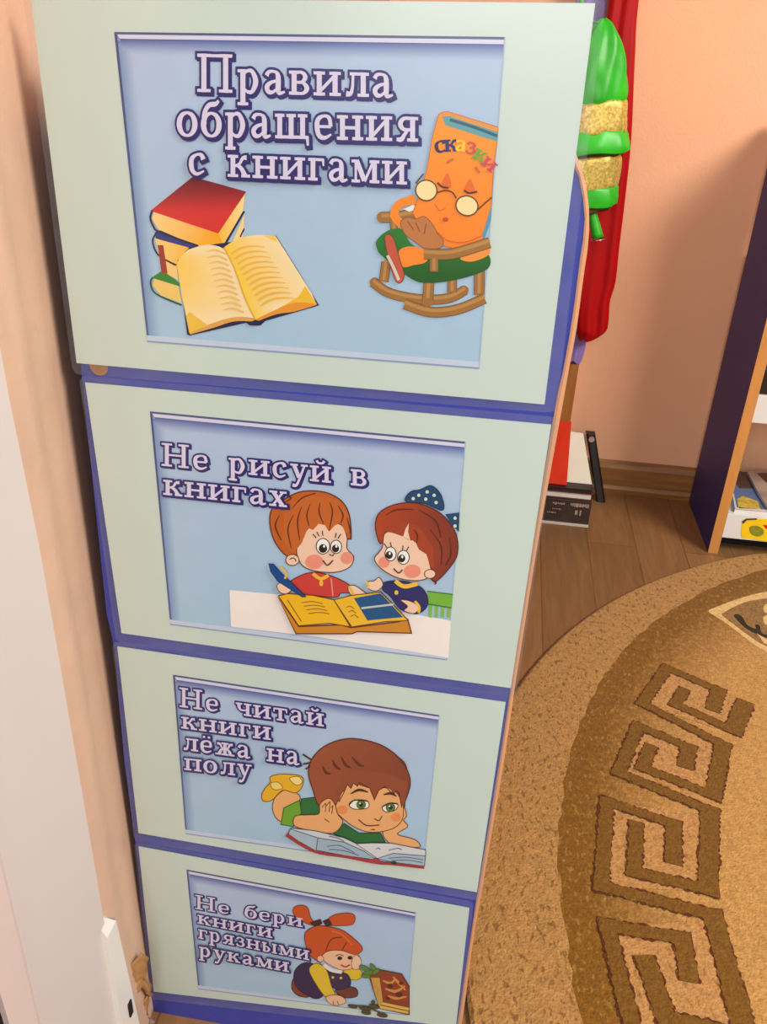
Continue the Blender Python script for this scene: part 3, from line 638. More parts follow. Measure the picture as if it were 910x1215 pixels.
for a in ([(352, 232), (340, 218)], [(362, 226), (354, 210)], [(376, 224), (374, 206)], [(420, 232), (424, 214)], [(430, 234), (440, 218)]): p.stroke(a, 3.5, PU, T=T, smooth=False)
p.stroke([(376, 312), (392, 330), (412, 312)], 5, (120, 40, 30), T=T); p.stroke([(398, 290), (410, 296), (416, 288)], 3.5, SKL, T=T)
p.poly([(262, 386), (330, 356), (400, 366), (470, 400), (486, 428), (440, 430), (420, 445), (300, 432), (268, 412)], (206, 66, 58), True, T=T, line=(90, 30, 30), lw=1)
p.stroke([(405, 376), (412, 440)], 5, (226, 150, 130), T=T, smooth=False)
p.stroke([(340, 360), (368, 378), (396, 366)], 12, (240, 190, 60), T=T); p.dot((370, 394), 7, 11, (240, 190, 60), T=T)
p.poly([(466, 408), (490, 402), (522, 424), (538, 436), (530, 448), (500, 446), (476, 436)], SK, True, T=T, line=SKL, lw=1)
p.stroke([(470, 404), (484, 434)], 9, (232, 190, 70), T=T, smooth=False)
# second child
GH = (166, 66, 36); GHD = (90, 32, 22)
p.poly([(672, 100), (690, 66), (725, 58), (765, 44), (800, 78), (806, 132), (740, 108)], (22, 72, 112), True, T=T, line=(14, 40, 70), lw=1)
p.poly([(815, 146), (866, 140), (864, 210), (838, 186)], (22, 72, 112), T=T)
for c in ((720, 78), (750, 66), (745, 92), (775, 78), (782, 104), (850, 160), (850, 188), (700, 90)): p.dot(c, 6, 6, (214, 226, 196), T=T)
p.poly([(564, 190), (580, 140), (640, 110), (720, 108), (800, 145), (852, 215), (858, 290), (825, 345), (785, 385), (765, 380), (640, 260), (600, 240), (580, 250)], lambda q: clampl((178, 70, 36), (128, 52, 38), (q[0] - 480) / 50), True, T=T, line=GHD, lw=1.3)
p.poly([(598, 215), (640, 208), (690, 232), (740, 275), (758, 320), (762, 365), (720, 384), (650, 376), (590, 345), (561, 308), (578, 282), (590, 262)], SK, True, T=T, line=SKL, lw=1.2)
p.poly([(590, 205), (640, 160), (720, 190), (770, 260), (775, 340), (760, 330), (748, 290), (720, 272), (706, 240), (686, 240), (664, 226), (630, 214)], (166, 66, 38), T=T)
p.poly([(664, 226), (672, 200), (684, 178), (682, 210), (690, 240)], SK, T=T)
p.dot((760, 360), 20, 16, SK, T=T, line=SKL, lw=1)
for a in ([(600, 150), (640, 130), (700, 128)], [(720, 130), (780, 170), (800, 230)], [(700, 200), (715, 220), (712, 250)], [(760, 200), (800, 260), (800, 330)], [(830, 230), (835, 290), (815, 330)], [(770, 380), (782, 392), (775, 398)]): p.stroke(a, [2, 5, 3], GHD, T=T)
p.dot((596, 318), 20, 20, (240, 146, 124), T=T); p.dot((697, 350), 30, 24, (238, 146, 124), T=T)
p.dot((619, 288), 20, 25, W_, T=T, line=PU, lw=1); p.dot((614, 292), 13, 14, PU, T=T); p.dot((616, 286), 4, 5, W_, T=T)
p.dot((665, 300), 21, 25, W_, T=T, line=PU, lw=1); p.dot((659, 304), 13, 14, PU, T=T); p.dot((661, 298), 4, 5, W_, T=T)
for a in ([(606, 266), (596, 250)], [(622, 262), (618, 246)], [(662, 274), (664, 258)], [(676, 276), (684, 262)]): p.stroke(a, 3.5, PU, T=T, smooth=False)
p.stroke([(630, 340), (648, 356), (662, 344)], 5, (120, 40, 30), T=T)
p.poly([(592, 392), (640, 384), (700, 394), (740, 420), (752, 470), (715, 502), (655, 486), (618, 440), (592, 418)], (38, 42, 104), True, T=T, line=(20, 20, 50), lw=1)
p.stroke([(636, 384), (668, 404), (716, 394)], 15, (240, 194, 64), T=T); p.dot((640, 426), 7, 8, (240, 194, 64), T=T)
p.poly([(538, 388), (560, 384), (578, 372), (592, 398), (570, 420), (540, 412)], SK, True, T=T, line=SKL, lw=1); p.stroke([(530, 384), (540, 400), (536, 410)], 8, (240, 194, 64), T=T)
# book on the table
p.poly([(215, 442), (290, 548), (440, 542), (478, 552), (640, 532), (680, 522), (694, 572), (500, 566), (480, 574), (280, 574)], (206, 136, 44), T=T, line=(98, 52, 24), lw=1.4)
p.poly([(217, 438), (250, 430), (340, 436), (416, 452), (474, 548), (400, 536), (290, 545)], (242, 188, 36), T=T, line=(110, 62, 24), lw=1.1)
p.poly([(416, 452), (480, 436), (584, 424), (682, 526), (600, 530), (480, 549)], (240, 190, 48), T=T, line=(110, 62, 24), lw=1.1)
p.poly([(488, 446), (584, 428), (664, 514), (536, 526)], (26, 84, 134), T=T)
p.stroke([(514, 482), (630, 468)], 7, (196, 206, 190), T=T, smooth=False)
for k in range(4): p.stroke([(300 + k * 8, 462 + k * 13), (340 + k * 8, 458 + k * 13), (376 + k * 8, 466 + k * 12)], 3, (150, 104, 40), T=T)
for k in range(3): p.stroke([(460 + k * 8, 480 + k * 16), (474 + k * 8, 474 + k * 16), (488 + k * 8, 484 + k * 16)], 3, (150, 104, 40), T=T)
p.stroke([(250, 452), (300, 530)], 3, (140, 90, 30), T=T, smooth=False)
p.poly([(212, 400), (232, 388), (260, 396), (266, 414), (246, 430), (222, 424)], SK, True, T=T, line=SKL, lw=1)
p.poly([(183, 322), (200, 324), (222, 350), (316, 440), (304, 442), (214, 384), (190, 350)], (26, 74, 140), T=T, line=(16, 30, 70), lw=.8)
p.stroke([(226, 332), (246, 358), (240, 376)], 8, (222, 190, 80), T=T)
p.poly([(655, 452), (690, 456), (722, 478), (704, 500), (668, 490), (680, 474)], SK, True, T=T, line=SKL, lw=1); p.stroke([(706, 456), (722, 476), (720, 498)], 9, (240, 194, 64), T=T)
p.build('two_children_print', pic2)

# --- 3: do not read lying on the floor
t3, pic3, p, uv = sheet('poster', 'third poster from the top, brown-haired boy lying over an open book', [(140, 766), (600, 832), (566, 1057), (165, 987)], [(206, 799), (522, 847), (503, 1028), (221, 988)], [(134, 759), (606, 823), (571, 1067), (160, 996)])
text(p, 'Не читай', (213, 836.5), (385, 860), (213, 822), (385, 845), sp=10)
text(p, 'книги', (216, 861.5), (322.5, 875.5), (216, 847.5), (322.5, 860.5))
text(p, 'лёжа на', (217.5, 886.5), (357, 905), (217.5, 872), (357, 889), sp=10)
text(p, 'полу', (220, 910), (300, 919), (220, 896), (300, 904))
p.build('lettering', pic3)
p = Print(-0.00172); T = TT(290, 860, 3.957)
S2 = (236, 176, 116); S2L = (110, 62, 34)
p.poly([(150, 330), (200, 296), (252, 316), (262, 345), (212, 380), (184, 444), (150, 428), (134, 380)], S2, True, T=T, line=S2L, lw=1)
p.poly([(84, 322), (100, 290), (124, 262), (126, 236), (180, 224), (268, 234), (276, 276), (244, 312), (182, 300), (132, 346), (92, 350)], (232, 180, 42), True, T=T, line=(120, 80, 24), lw=1)
p.poly([(214, 244), (256, 236), (274, 262), (246, 276)], (246, 222, 140), True, T=T, line=(120, 80, 24), lw=.7); p.poly([(126, 268), (160, 262), (182, 290), (140, 296)], (244, 214, 120), True, T=T, line=(120, 80, 24), lw=.7)
p.poly([(270, 340), (350, 330), (362, 412), (262, 414)], (42, 112, 60), T=T, line=(24, 60, 34), lw=.9)
p.poly([(188, 382), (262, 346), (270, 410), (246, 424), (232, 470), (174, 460)], (112, 168, 52), T=T, line=(44, 84, 30), lw=1)
p.poly([(420, 502), (470, 455), (540, 500), (640, 500), (664, 545), (530, 552)], (32, 108, 56), T=T, line=(18, 60, 34), lw=.9)
p.poly([(752, 380), (762, 420), (748, 440), (768, 470), (720, 505), (800, 530), (822, 566), (700, 556), (650, 500), (690, 455), (735, 420)], S2, True, T=T, line=S2L, lw=1)
HR = (150, 78, 50); HRD = (80, 36, 24)
p.poly([(310, 170), (360, 106), (440, 66), (530, 58), (640, 86), (720, 140), (766, 205), (780, 272), (756, 350), (738, 385), (600, 360), (440, 365), (390, 350), (350, 368), (325, 300), (304, 230)], lambda q: clampl((158, 84, 54), (132, 64, 44), (q[0] - 400) / 90), True, T=T, line=HRD, lw=1.3)
p.poly([(428, 385), (460, 310), (500, 265), (600, 290), (690, 290), (735, 340), (748, 385), (740, 440), (695, 480), (600, 496), (520, 472), (452, 420)], S2, True, T=T, line=S2L, lw=1)
p.poly([(440, 352), (430, 300), (500, 200), (680, 220), (770, 260), (756, 350), (738, 382), (728, 310), (712, 300), (700, 318), (690, 298), (660, 280), (630, 300), (612, 344), (594, 304), (588, 286), (540, 262), (530, 280), (512, 264), (500, 290), (486, 270), (470, 310), (462, 300), (446, 354)], (148, 76, 50), T=T)
p.stroke([(446, 354), (470, 308), (486, 270), (502, 290), (514, 264), (532, 280), (542, 262), (590, 288), (612, 344), (632, 300), (662, 280), (700, 318), (714, 300), (728, 312), (740, 380)], 4, HRD, T=T, smooth=False)
for a in ([(276, 130), (316, 156)], [(278, 176), (314, 170)], [(290, 200), (312, 184)]): p.stroke(a, 8, HRD, T=T, smooth=False)
for a in ([(370, 186), (385, 215), (408, 222)], [(415, 155), (432, 188), (456, 202)], [(456, 142), (478, 180), (506, 194)], [(506, 142), (540, 178), (566, 186)], [(720, 140), (748, 170), (766, 200)]): p.stroke(a, [4, 13, 4], (98, 46, 30), T=T)
p.poly([(242, 420), (300, 414), (352, 408), (358, 362), (398, 336), (426, 362), (440, 410), (464, 448), (420, 498), (330, 490), (240, 466)], S2, True, T=T, line=S2L, lw=1)
for a in ([(368, 380), (384, 360), (382, 400)], [(388, 372), (404, 352), (400, 400)], [(410, 380), (418, 372), (412, 408)], [(378, 432), (402, 448)]): p.stroke(a, 4, S2L, T=T)
p.dot((462, 390), 24, 20, (234, 144, 88), T=T); p.dot((714, 424), 22, 20, (234, 144, 88), T=T)
for ex in ([(494, 366), (520, 344), (578, 348), (582, 380), (520, 386)], [(650, 376), (686, 360), (722, 364), (708, 392), (664, 398)]): p.poly(ex, (244, 240, 230), True, T=T, line=(50, 34, 28), lw=.9)
for c in ((550, 365), (688, 378)): p.dot(c, 21, 20, (84, 126, 52), T=T, line=(40, 50, 26), lw=.6); p.dot(c, 9, 10, (24, 24, 20), T=T); p.dot((c[0] - 5, c[1] - 6), 4, 4, (240, 240, 230), T=T)
p.stroke([(494, 366), (520, 344), (580, 348)], 6, (44, 28, 22), T=T); p.stroke([(650, 374), (686, 358), (722, 362)], 6, (44, 28, 22), T=T)
p.stroke([(502, 314), (540, 296), (582, 306)], [4, 12, 5], (70, 36, 24), T=T); p.stroke([(656, 318), (690, 312), (716, 326)], [5, 12, 4], (70, 36, 24), T=T)
p.stroke([(612, 430), (634, 440), (648, 418)], 4, S2L, T=T); p.stroke([(538, 434), (575, 462), (636, 460)], 5, (120, 50, 30), T=T); p.stroke([(596, 482), (616, 482)], 4, S2L, T=T, smooth=False)
BL_ = (62, 74, 96)
p.poly([(222, 474), (340, 488), (470, 520), (560, 562), (626, 616), (480, 596), (345, 560), (215, 505)], (206, 214, 216), T=T, line=BL_, lw=.9)
p.poly([(218, 478), (348, 520), (340, 582), (208, 508)], (168, 192, 206), T=T, line=BL_, lw=.9)
p.poly([(348, 520), (470, 540), (560, 580), (622, 622), (480, 604), (340, 578)], (160, 186, 202), T=T, line=BL_, lw=.9)
p.poly([(528, 548), (600, 544), (690, 545), (852, 576), (852, 606), (700, 592), (626, 616)], (214, 218, 220), T=T, line=BL_, lw=.8)
p.poly([(626, 616), (700, 592), (852, 604), (846, 652), (700, 634)], (170, 192, 206), T=T, line=BL_, lw=.9)
for a in ([(390, 560), (450, 556), (520, 590)], [(400, 574), (470, 580), (540, 602)], [(680, 615), (760, 610), (840, 622)], [(690, 626), (770, 624), (840, 636)], [(400, 512), (440, 520), (470, 536)], [(620, 572), (632, 566), (640, 574)], [(680, 578), (720, 568), (740, 574)]): p.stroke(a, 4, (88, 110, 138), T=T)
p.stroke([(200, 504), (330, 582), (480, 608), (620, 634), (700, 642), (846, 658)], [18, 14, 13, 16, 12, 14], (164, 56, 66), T=T)
p.dot((704, 636), 13, 8, (60, 40, 44), T=T); p.dot((612, 628), 26, 12, (176, 62, 70), T=T)
p.build('lying_boy_print', pic3)

# --- 4: do not take books with dirty hands
t4, pic4, p, uv = sheet('poster', 'bottom poster, red-haired child kneeling by a dirty book', [(165, 1003), (557, 1076), (541, 1217), (183, 1175)], [(222, 1030), (494, 1081), (483, 1203), (236, 1172)], [(160, 997), (562, 1068), (546, 1226), (178, 1183)])
text(p, 'Не бери', (231.5, 1076), (360, 1098), (231.5, 1065.5), (360, 1087.5), sp=10)
text(p, 'книги', (235, 1093), (324, 1110.5), (235, 1082.5), (324, 1099))
text(p, 'грязными', (236, 1110), (368, 1136), (236, 1099), (368, 1124.5))
text(p, 'руками', (237, 1130), (344, 1149.5), (237, 1119), (344, 1138))
p.build('lettering', pic4)
p = Print(-0.00172); T = TT(215, 1030, 3.138)
HO = (202, 84, 38); HOD = (110, 40, 22)
p.poly([(416, 412), (432, 400), (462, 450), (474, 474), (436, 468), (414, 444)], (126, 66, 48), True, T=T, line=(60, 30, 24), lw=.8)
p.poly([(422, 384), (450, 350), (492, 350), (524, 400), (532, 462), (504, 480), (462, 462), (428, 432)], (48, 36, 80), True, T=T, line=(24, 18, 44), lw=.8)
p.poly([(575, 452), (600, 434), (650, 440), (656, 470), (610, 476)], (112, 58, 52), True, T=T, line=(50, 26, 24), lw=.8)
p.poly([(610, 368), (662, 368), (676, 394), (652, 410), (614, 398)], (226, 194, 54), True, T=T, line=(120, 90, 24), lw=.7)
p.poly([(516, 350), (556, 376), (620, 388), (630, 432), (580, 446), (548, 412)], (54, 44, 80), True, T=T, line=(24, 18, 44), lw=.7)
p.poly([(478, 372), (506, 348), (542, 372), (560, 430), (574, 466), (542, 474), (508, 432)], (226, 194, 54), True, T=T, line=(120, 90, 24), lw=.8)
p.stroke([(532, 352), (560, 372), (600, 380)], 14, (232, 226, 222), T=T); p.dot((566, 400), 5, 5, (226, 194, 54), T=T); p.dot((596, 402), 5, 5, (226, 194, 54), T=T)
p.poly([(418, 148), (436, 132), (470, 138), (484, 178), (504, 204), (474, 202), (442, 182), (424, 170)], HO, True, T=T, line=HOD, lw=.8)
p.poly([(540, 194), (570, 168), (622, 160), (648, 172), (640, 202), (592, 208), (560, 206)], HO, True, T=T, line=HOD, lw=.8)
p.poly([(478, 196), (520, 182), (528, 200), (500, 212)], (62, 34, 40), T=T); p.poly([(528, 190), (552, 180), (566, 208), (540, 210)], (62, 34, 40), T=T)
p.poly([(520, 315), (560, 296), (640, 304), (664, 322), (664, 350), (640, 366), (600, 372), (560, 356), (532, 336)], (238, 190, 156), True, T=T, line=(130, 76, 50), lw=.7)
p.poly([(466, 230), (500, 210), (530, 208), (600, 224), (658, 268), (676, 296), (650, 314), (600, 300), (556, 300), (528, 316), (522, 344), (496, 330), (476, 310), (462, 262)], HO, True, T=T, line=HOD, lw=.9)
p.stroke([(540, 300), (560, 258), (600, 250)], 4, HOD, T=T); p.stroke([(600, 298), (618, 268)], 4, HOD, T=T); p.stroke([(560, 226), (600, 240), (640, 280)], 4, (222, 116, 60), T=T)
p.dot((520, 330), 12, 12, (238, 190, 156), T=T, line=(130, 76, 50), lw=.6)
for c in ((592, 328), (630, 326)): p.dot(c, 9, 7, (44, 28, 26), T=T)
p.stroke([(596, 352), (612, 360), (630, 352)], 5, (150, 60, 44), T=T); p.stroke([(576, 320), (592, 314), (606, 320)], 3, HOD, T=T)
p.poly([(646, 318), (664, 322), (672, 344), (660, 368), (640, 366), (636, 344)], (240, 196, 162), True, T=T, line=(130, 76, 50), lw=.6)
p.poly([(542, 472), (576, 464), (606, 474), (614, 492), (584, 504), (552, 494)], (238, 190, 156), True, T=T, line=(130, 76, 50), lw=.7)
for a in ([(566, 486), (570, 500)], [(582, 486), (588, 502)]): p.stroke(a, 3, (150, 90, 60), T=T, smooth=False)
BD = (74, 36, 24)
p.poly([(700, 392), (740, 370), (822, 386), (850, 432), (850, 538), (740, 514), (718, 450)], (130, 70, 38), T=T, line=BD, lw=.9)
p.poly([(736, 488), (850, 512), (846, 534), (742, 514)], (226, 186, 92), T=T); p.stroke([(738, 500), (848, 524)], 4, (140, 90, 40), T=T, smooth=False)
p.poly([(708, 400), (740, 400), (752, 490), (738, 508), (720, 450)], (206, 160, 84), T=T)
p.poly([(744, 392), (818, 388), (846, 434), (846, 500), (756, 480)], (150, 60, 44), T=T)
for a in ([(752, 410), (780, 420), (800, 404)], [(760, 440), (800, 450), (835, 430)], [(770, 466), (800, 476), (840, 470)], [(720, 430), (735, 445), (730, 470)], [(790, 396), (812, 420), (836, 446)]): p.stroke(a, [5, 10, 5], (206, 150, 72), T=T)
for c, r in (((780, 430), 11), ((812, 462), 13), ((770, 476), 8), ((820, 420), 8)): p.dot(c, r, r * .8, (96, 40, 30), T=T)
for c, rx, ry, rt in (((686, 366), 24, 9, .5), ((700, 382), 26, 9, -.3), ((716, 362), 18, 8, .9), ((690, 394), 18, 7, .1), ((726, 376), 16, 8, -.6)): p.dot(c, rx, ry, (92, 132, 62), T=T, line=(54, 84, 40), lw=.5, rot=rt)
for c, rx, ry in (((640, 506), 18, 6), ((686, 512), 24, 8), ((720, 506), 20, 8), ((690, 528), 18, 8), ((750, 538), 20, 8), ((716, 490), 7, 6)): p.dot(c, rx, ry, (84, 76, 50), T=T, line=(50, 40, 30), lw=.5, rot=.2)
p.stroke([(640, 502), (700, 510), (760, 540)], 5, (76, 66, 44), T=T)
p.build('kneeling_child_print', pic4)

# ------------------------------------------------------------------ beside the bookcase: white end piece and torn wallpaper
cp = thing('corner_strip', 'short white plastic strip on the wall corner beside the blue bookcase', 'plastic strip', (0.008, -0.06, 0))
bpy.context.view_layer.update()
bm = bmesh.new(); rings = []
f0 = trace([(127.5, 1114), (144, 1212)], 0.012); f1 = trace([(139.5, 1092), (163, 1196)], 0.012)
za = on(127, 1114, 0, .012).z; zb = on(139, 1094, 0, .012).z
for z in (0.0, 0.06, 0.12, 0.18, za):
    rings.append([Vector((-0.012, f0(z), z)), Vector((0.012, f0(z), z)), Vector((0.012, f1(z) - .002, z)), Vector((0.010, f1(z), z)), Vector((-0.012, f1(z), z))])
rings.append([Vector((-0.012, f0(za), za + .028)), Vector((0.000, f0(za), za + .027)), Vector((0.0095, f1(zb) - .003, zb + .001)), Vector((0.0085, f1(zb), zb)), Vector((-0.012, f1(zb), zb + .010))])
loft(bm, rings); kid('strip_body', bm, M['white'], cp)
bm = bmesh.new(); q = on(156, 1196, 0, 0.013)
vs = box(bm, (0.0115, q.y - .004, q.z - .008), (0.0135, q.y + .002, q.z + .010), 0.0005); kid('dark_slot', bm, M['black'], cp)['label'] = 'dark slot'

tw = thing('torn_wallpaper', 'torn brown wallpaper curling in the gap under the blue bookcase edge', 'torn wallpaper', (-0.02, -0.01, 0))
bpy.context.view_layer.update()
def flap(px, py, wpx, hpx, curl, seed, y=-0.004):
    r = random.Random(seed); bm = bmesh.new(); rows = []
    for i in range(9):
        row = []
        for j in range(7):
            u, v = j / 6, i / 8
            gx = px + (u - .5) * wpx; q = on(gx + r.uniform(-1, 1), py + v * hpx + r.uniform(-1.2, 1.2) + 6 * math.sin(u * 5 + seed), 1, -0.042 + 0.034 * (gx - 151) / 30)
            d = -0.005 * math.sin(v * PI * curl) - 0.0015 * math.sin(u * 7 + seed)
            row.append(Vector((q.x, q.y + d, q.z)))
        rows.append(row)
    loft(bm, rows, close=False)
    o = kid('paper_flap', bm, M['torn'], tw, True)
    md = o.modifiers.new('thick', 'SOLIDIFY'); md.thickness = 0.0008
flap(164, 1138, 26, 32, 1.0, 1); flap(170, 1164, 20, 18, 1.4, 2, -.002); flap(166, 1182, 24, 26, .8, 5, -.006)
bm = bmesh.new(); r = random.Random(4)
for k in range(22):
    q = Vector((r.uniform(-0.034, -0.002), r.uniform(-0.03, -0.004), 0)); s = r.uniform(0.0025, 0.007)
    vv = bmesh.ops.create_icosphere(bm, subdivisions=1, radius=s)['verts']
    for v in vv: v.co += Vector((r.uniform(-s, s) * .3, r.uniform(-s, s) * .3, r.uniform(-s, s) * .3)); v.co.z *= .7
    bmesh.ops.translate(bm, vec=q + Vector((0, 0, s * .5)), verts=vv)
tag(obj('plaster_crumbs', bm, M['dust']), 'grey dust and plaster crumbs on the floor at the bookcase corner', 'dust', kind='stuff')

# ------------------------------------------------------------------ rug
rug_field = rug_mat('rug_field', (130, 88, 26), (186, 144, 80), 0.35, (1.42, 0.248, 1.0086, 0.985, 0.845, 0.965), (190, 144, 82))
rug_border = rug_mat('rug_border', (178, 134, 78), (124, 88, 42), 0.75)
rug_key = rug_mat('rug_key', (122, 84, 28), (140, 102, 44), 0.3)
rug_halo = rug_mat('rug_halo', (188, 140, 84), (158, 112, 56), 0.7)
rug_dark = rug_mat('rug_maroon', (96, 48, 26), (116, 84, 34), 0.9)
rug_cream = rug_mat('rug_cream', (222, 186, 124), (200, 160, 100), 0.3)
rug_black = rug_mat('rug_black', (48, 36, 18), (80, 60, 30), 0.3)
rug_med = rug_mat('rug_medallion', (150, 112, 64), (110, 80, 40), 0.5)
RUGM = [rug_border, rug_field, rug_key, rug_halo, rug_dark, rug_cream, rug_black, rug_med]
bm = bmesh.new()
def ell(cx, cy, a, b, n=220, jit=0, seed=1):
    r = random.Random(seed)
    cl = lambda p: (p[0], p[1] if p[1] < 1.1 else 1.1 + 0.042 * math.tanh((p[1] - 1.1) / 0.042))
    return [cl(q) for q in ((cx + (a + r.uniform(-jit, jit)) * math.cos(2 * PI * k / n), cy + (b + r.uniform(-jit, jit)) * math.sin(2 * PI * k / n)) for k in range(n))]
ZT = 0.0095
o1 = ell(1.35, 0.248, 1.056, 1.0, 200); o2 = ell(1.35, 0.248, 1.052, 0.996, 200); o3 = ell(1.35, 0.248, 1.044, 0.988, 200)
loft(bm, [[Vector((x, y, 0.0005)) for x, y in o1], [Vector((x, y, 0.006)) for x, y in o1], [Vector((x, y, 0.009)) for x, y in o2], [Vector((x, y, ZT)) for x, y in o3]], mi=0)
LZ = [ZT]
def rpoly(pts, mi, dz=0.00008):
    LZ[0] += dz
    vs = [Vector((x, y, 0)) for x, y in pts]
    V_ = [bm.verts.new((x, y, LZ[0])) for x, y in pts]
    for t in tessellate_polygon([vs]):
        try: bm.faces.new([V_[i] for i in t]).material_index = mi
        except ValueError: pass
rpoly(ell(1.42, 0.248, 1.0075, 0.984, 420, 0.003), 1)
def fl(px, py): q = on(px, py, 2, 0.01); return (q.x, q.y)
def rstroke(pts, w, mi, jit=0.0015, seed=0, ends=True):
    """pts floor points with widths: jagged woven stroke"""
    r = random.Random(seed); P = [Vector(q) for q in pts]; ws = w if isinstance(w, (list, tuple)) else [w] * (len(P) - 1)
    LZ[0] += 0.0001
    for k in range(len(P) - 1):
        a, b = P[k], P[k + 1]; t = (b - a).normalized(); n = Vector((-t.y, t.x)); h = ws[k] / 2
        hp = (ws[k - 1] / 2) if k else (h if ends else 0); hn = (ws[k + 1] / 2) if k < len(P) - 2 else (h if ends else 0)
        a2 = a - t * (hp if k else 0); b2 = b + t * (hn if k < len(P) - 2 else 0)
        m_ = max(2, int((b2 - a2).length / 0.0035)); L_, R_ = [], []
        for i in range(m_ + 1):
            c = a2.lerp(b2, i / m_); L_.append(c + n * (h + r.uniform(-jit, jit))); R_.append(c - n * (h + r.uniform(-jit, jit)))
        A_ = [bm.verts.new((v.x, v.y, LZ[0] + k * 0.00001)) for v in L_]; B_ = [bm.verts.new((v.x, v.y, LZ[0] + k * 0.00001)) for v in R_]
        for i in range(m_): bm.faces.new((A_[i], A_[i + 1], B_[i + 1], B_[i])).material_index = mi
KEYS = [
 ([(885, 832), (870, 867), (801, 836), (813, 817)], [.026, .016, .018]),
 ([(845, 844), (852, 819), (791, 793), (762, 835), (858, 884), (846, 944), (762, 911), (773, 884)], [.022, .015, .018, .015, .022, .015, .018]),
 ([(813, 912), (817, 887), (757, 862), (734, 917), (842, 962), (840, 1056), (752, 1035), (755, 975)], [.022, .015, .018, .015, .024, .016, .018]),
 ([(799, 1026), (799, 978), (720, 952), (713, 1052), (845, 1086), (872, 1184), (886, 1232), (800, 1212)], [.02, .015, .018, .016, .023, .024, .018]),
 ([(818, 1166), (809, 1114), (720, 1099), (744, 1195), (756, 1240)], [.02, .016, .018, .018]),
 ([(764, 1134), (782, 1186), (796, 1232)], [.022, .02]),
]
FK = [([fl(*q) for q in pts], ws) for pts, ws in KEYS]
# medallion corner
MT = TT(810, 680, 9.1)
def mf(pts): return [fl(*MT(q)) for q in pts]
rpoly(mf(catmull([(275, 400), (500, 310), (720, 240), (910, 200), (1300, 160)], False, 4) + [(1500, 900), (1200, 1010)] + catmull([(910, 850), (740, 745), (500, 560), (290, 425)], False, 4)), 5)
rpoly(mf(catmull([(420, 440), (560, 360), (720, 300), (910, 270), (1280, 220)], False, 4) + [(1420, 880), (1200, 960)] + catmull([(910, 790), (780, 720), (560, 560), (430, 460)], False, 4)), 7)
rpoly(mf(catmull([(550, 455), (630, 455), (700, 560), (790, 600), (780, 560), (830, 560), (850, 640), (910, 665), (1060, 700), (1050, 740), (880, 690), (740, 630), (640, 560)], True, 3)), 6)
rpoly(mf(catmull([(880, 350), (960, 330), (1000, 400), (940, 430), (880, 420)], True, 3)), 5)
rpoly(mf(catmull([(870, 480), (920, 450), (980, 500), (960, 560), (890, 550)], True, 3)), 5)
rpoly(mf([(800, 650), (900, 710), (1000, 760), (1000, 800), (880, 760)]), 5)
for poly_ in ([(791, 793), (886, 830), (868, 870), (762, 836)], [(757, 862), (858, 890), (846, 946), (734, 917)], [(720, 952), (842, 968), (842, 1058), (713, 1052)], [(722, 1099), (848, 1092), (886, 1232), (750, 1240)]):
    rpoly([fl(*q) for q in poly_], 3)
for i, (pts, ws) in enumerate(FK): rstroke(pts, [x + 0.0032 for x in ws], 4, 0.0022, 30 + i)
for i, (pts, ws) in enumerate(FK): rstroke(pts, ws, 2, 0.0016, 50 + i)
rug = obj('rug', bm, RUGM); tag(rug, 'large oval beige rug with a brown Greek key border', 'rug')

# ------------------------------------------------------------------ books stacked on the floor past the bookcase
def book(name, label, a, b, cover, pages, parent_loc=None, spine='x-', rot=0, tilt=None, ct=0.002, cat='book', group=None):
    """a closed book: two covers, spine and page block"""
    ctr = Vector([(a[i] + b[i]) / 2 for i in range(3)]); h = Vector([(b[i] - a[i]) / 2 for i in range(3)])
    t = thing(name, label, cat, (ctr.x, ctr.y, a[2]), group)
    t.rotation_euler = (0, 0, rot)
    bpy.context.view_layer.update()
    def add(nm, p, q, mt, bev=0.0005):
        bm = bmesh.new(); box(bm, p, q, bev); o = obj(nm, bm, mt); o.parent = t; return o
    H2 = b[2] - a[2]
    bm = bmesh.new()
    box(bm, (-h.x, -h.y, 0), (h.x, h.y, ct), ct * .3); box(bm, (-h.x, -h.y, H2 - ct), (h.x, h.y, H2), ct * .3)
    if spine == 'y-': box(bm, (-h.x, -h.y, ct), (h.x, -h.y + ct, H2 - ct))
    elif spine == 'x+': box(bm, (h.x - ct, -h.y, ct), (h.x, h.y, H2 - ct))
    else: box(bm, (-h.x, -h.y, ct), (-h.x + ct, h.y, H2 - ct))
    o = obj('cover', bm, cover); o.parent = t
    e = 0.003
    p0 = [-h.x + (ct + .0003 if spine == 'x-' else e), -h.y + (ct + .0003 if spine == 'y-' else e), ct + .0002]; p1 = [h.x - (ct + .0003 if spine == 'x+' else e), h.y - e, H2 - ct - .0002]
    add('page_block', p0, p1, pages, 0)
    return t
b0 = book('booklet', 'thin pale booklet lying on the floor under the thick dark book', (0.398, 1.176, 0.0), (0.5045, 1.33, 0.004), M['whitecover'], M['paper'], spine='x-', ct=0.001, cat='booklet')
b1 = book('book', 'thick dark book with worn spine at the bottom of the floor stack', (0.40, 1.18, 0.0043), (0.504, 1.335, 0.060), M['darkcover'], M['paper'], spine='y-', ct=0.003)
r = random.Random(8)
bm = bmesh.new()
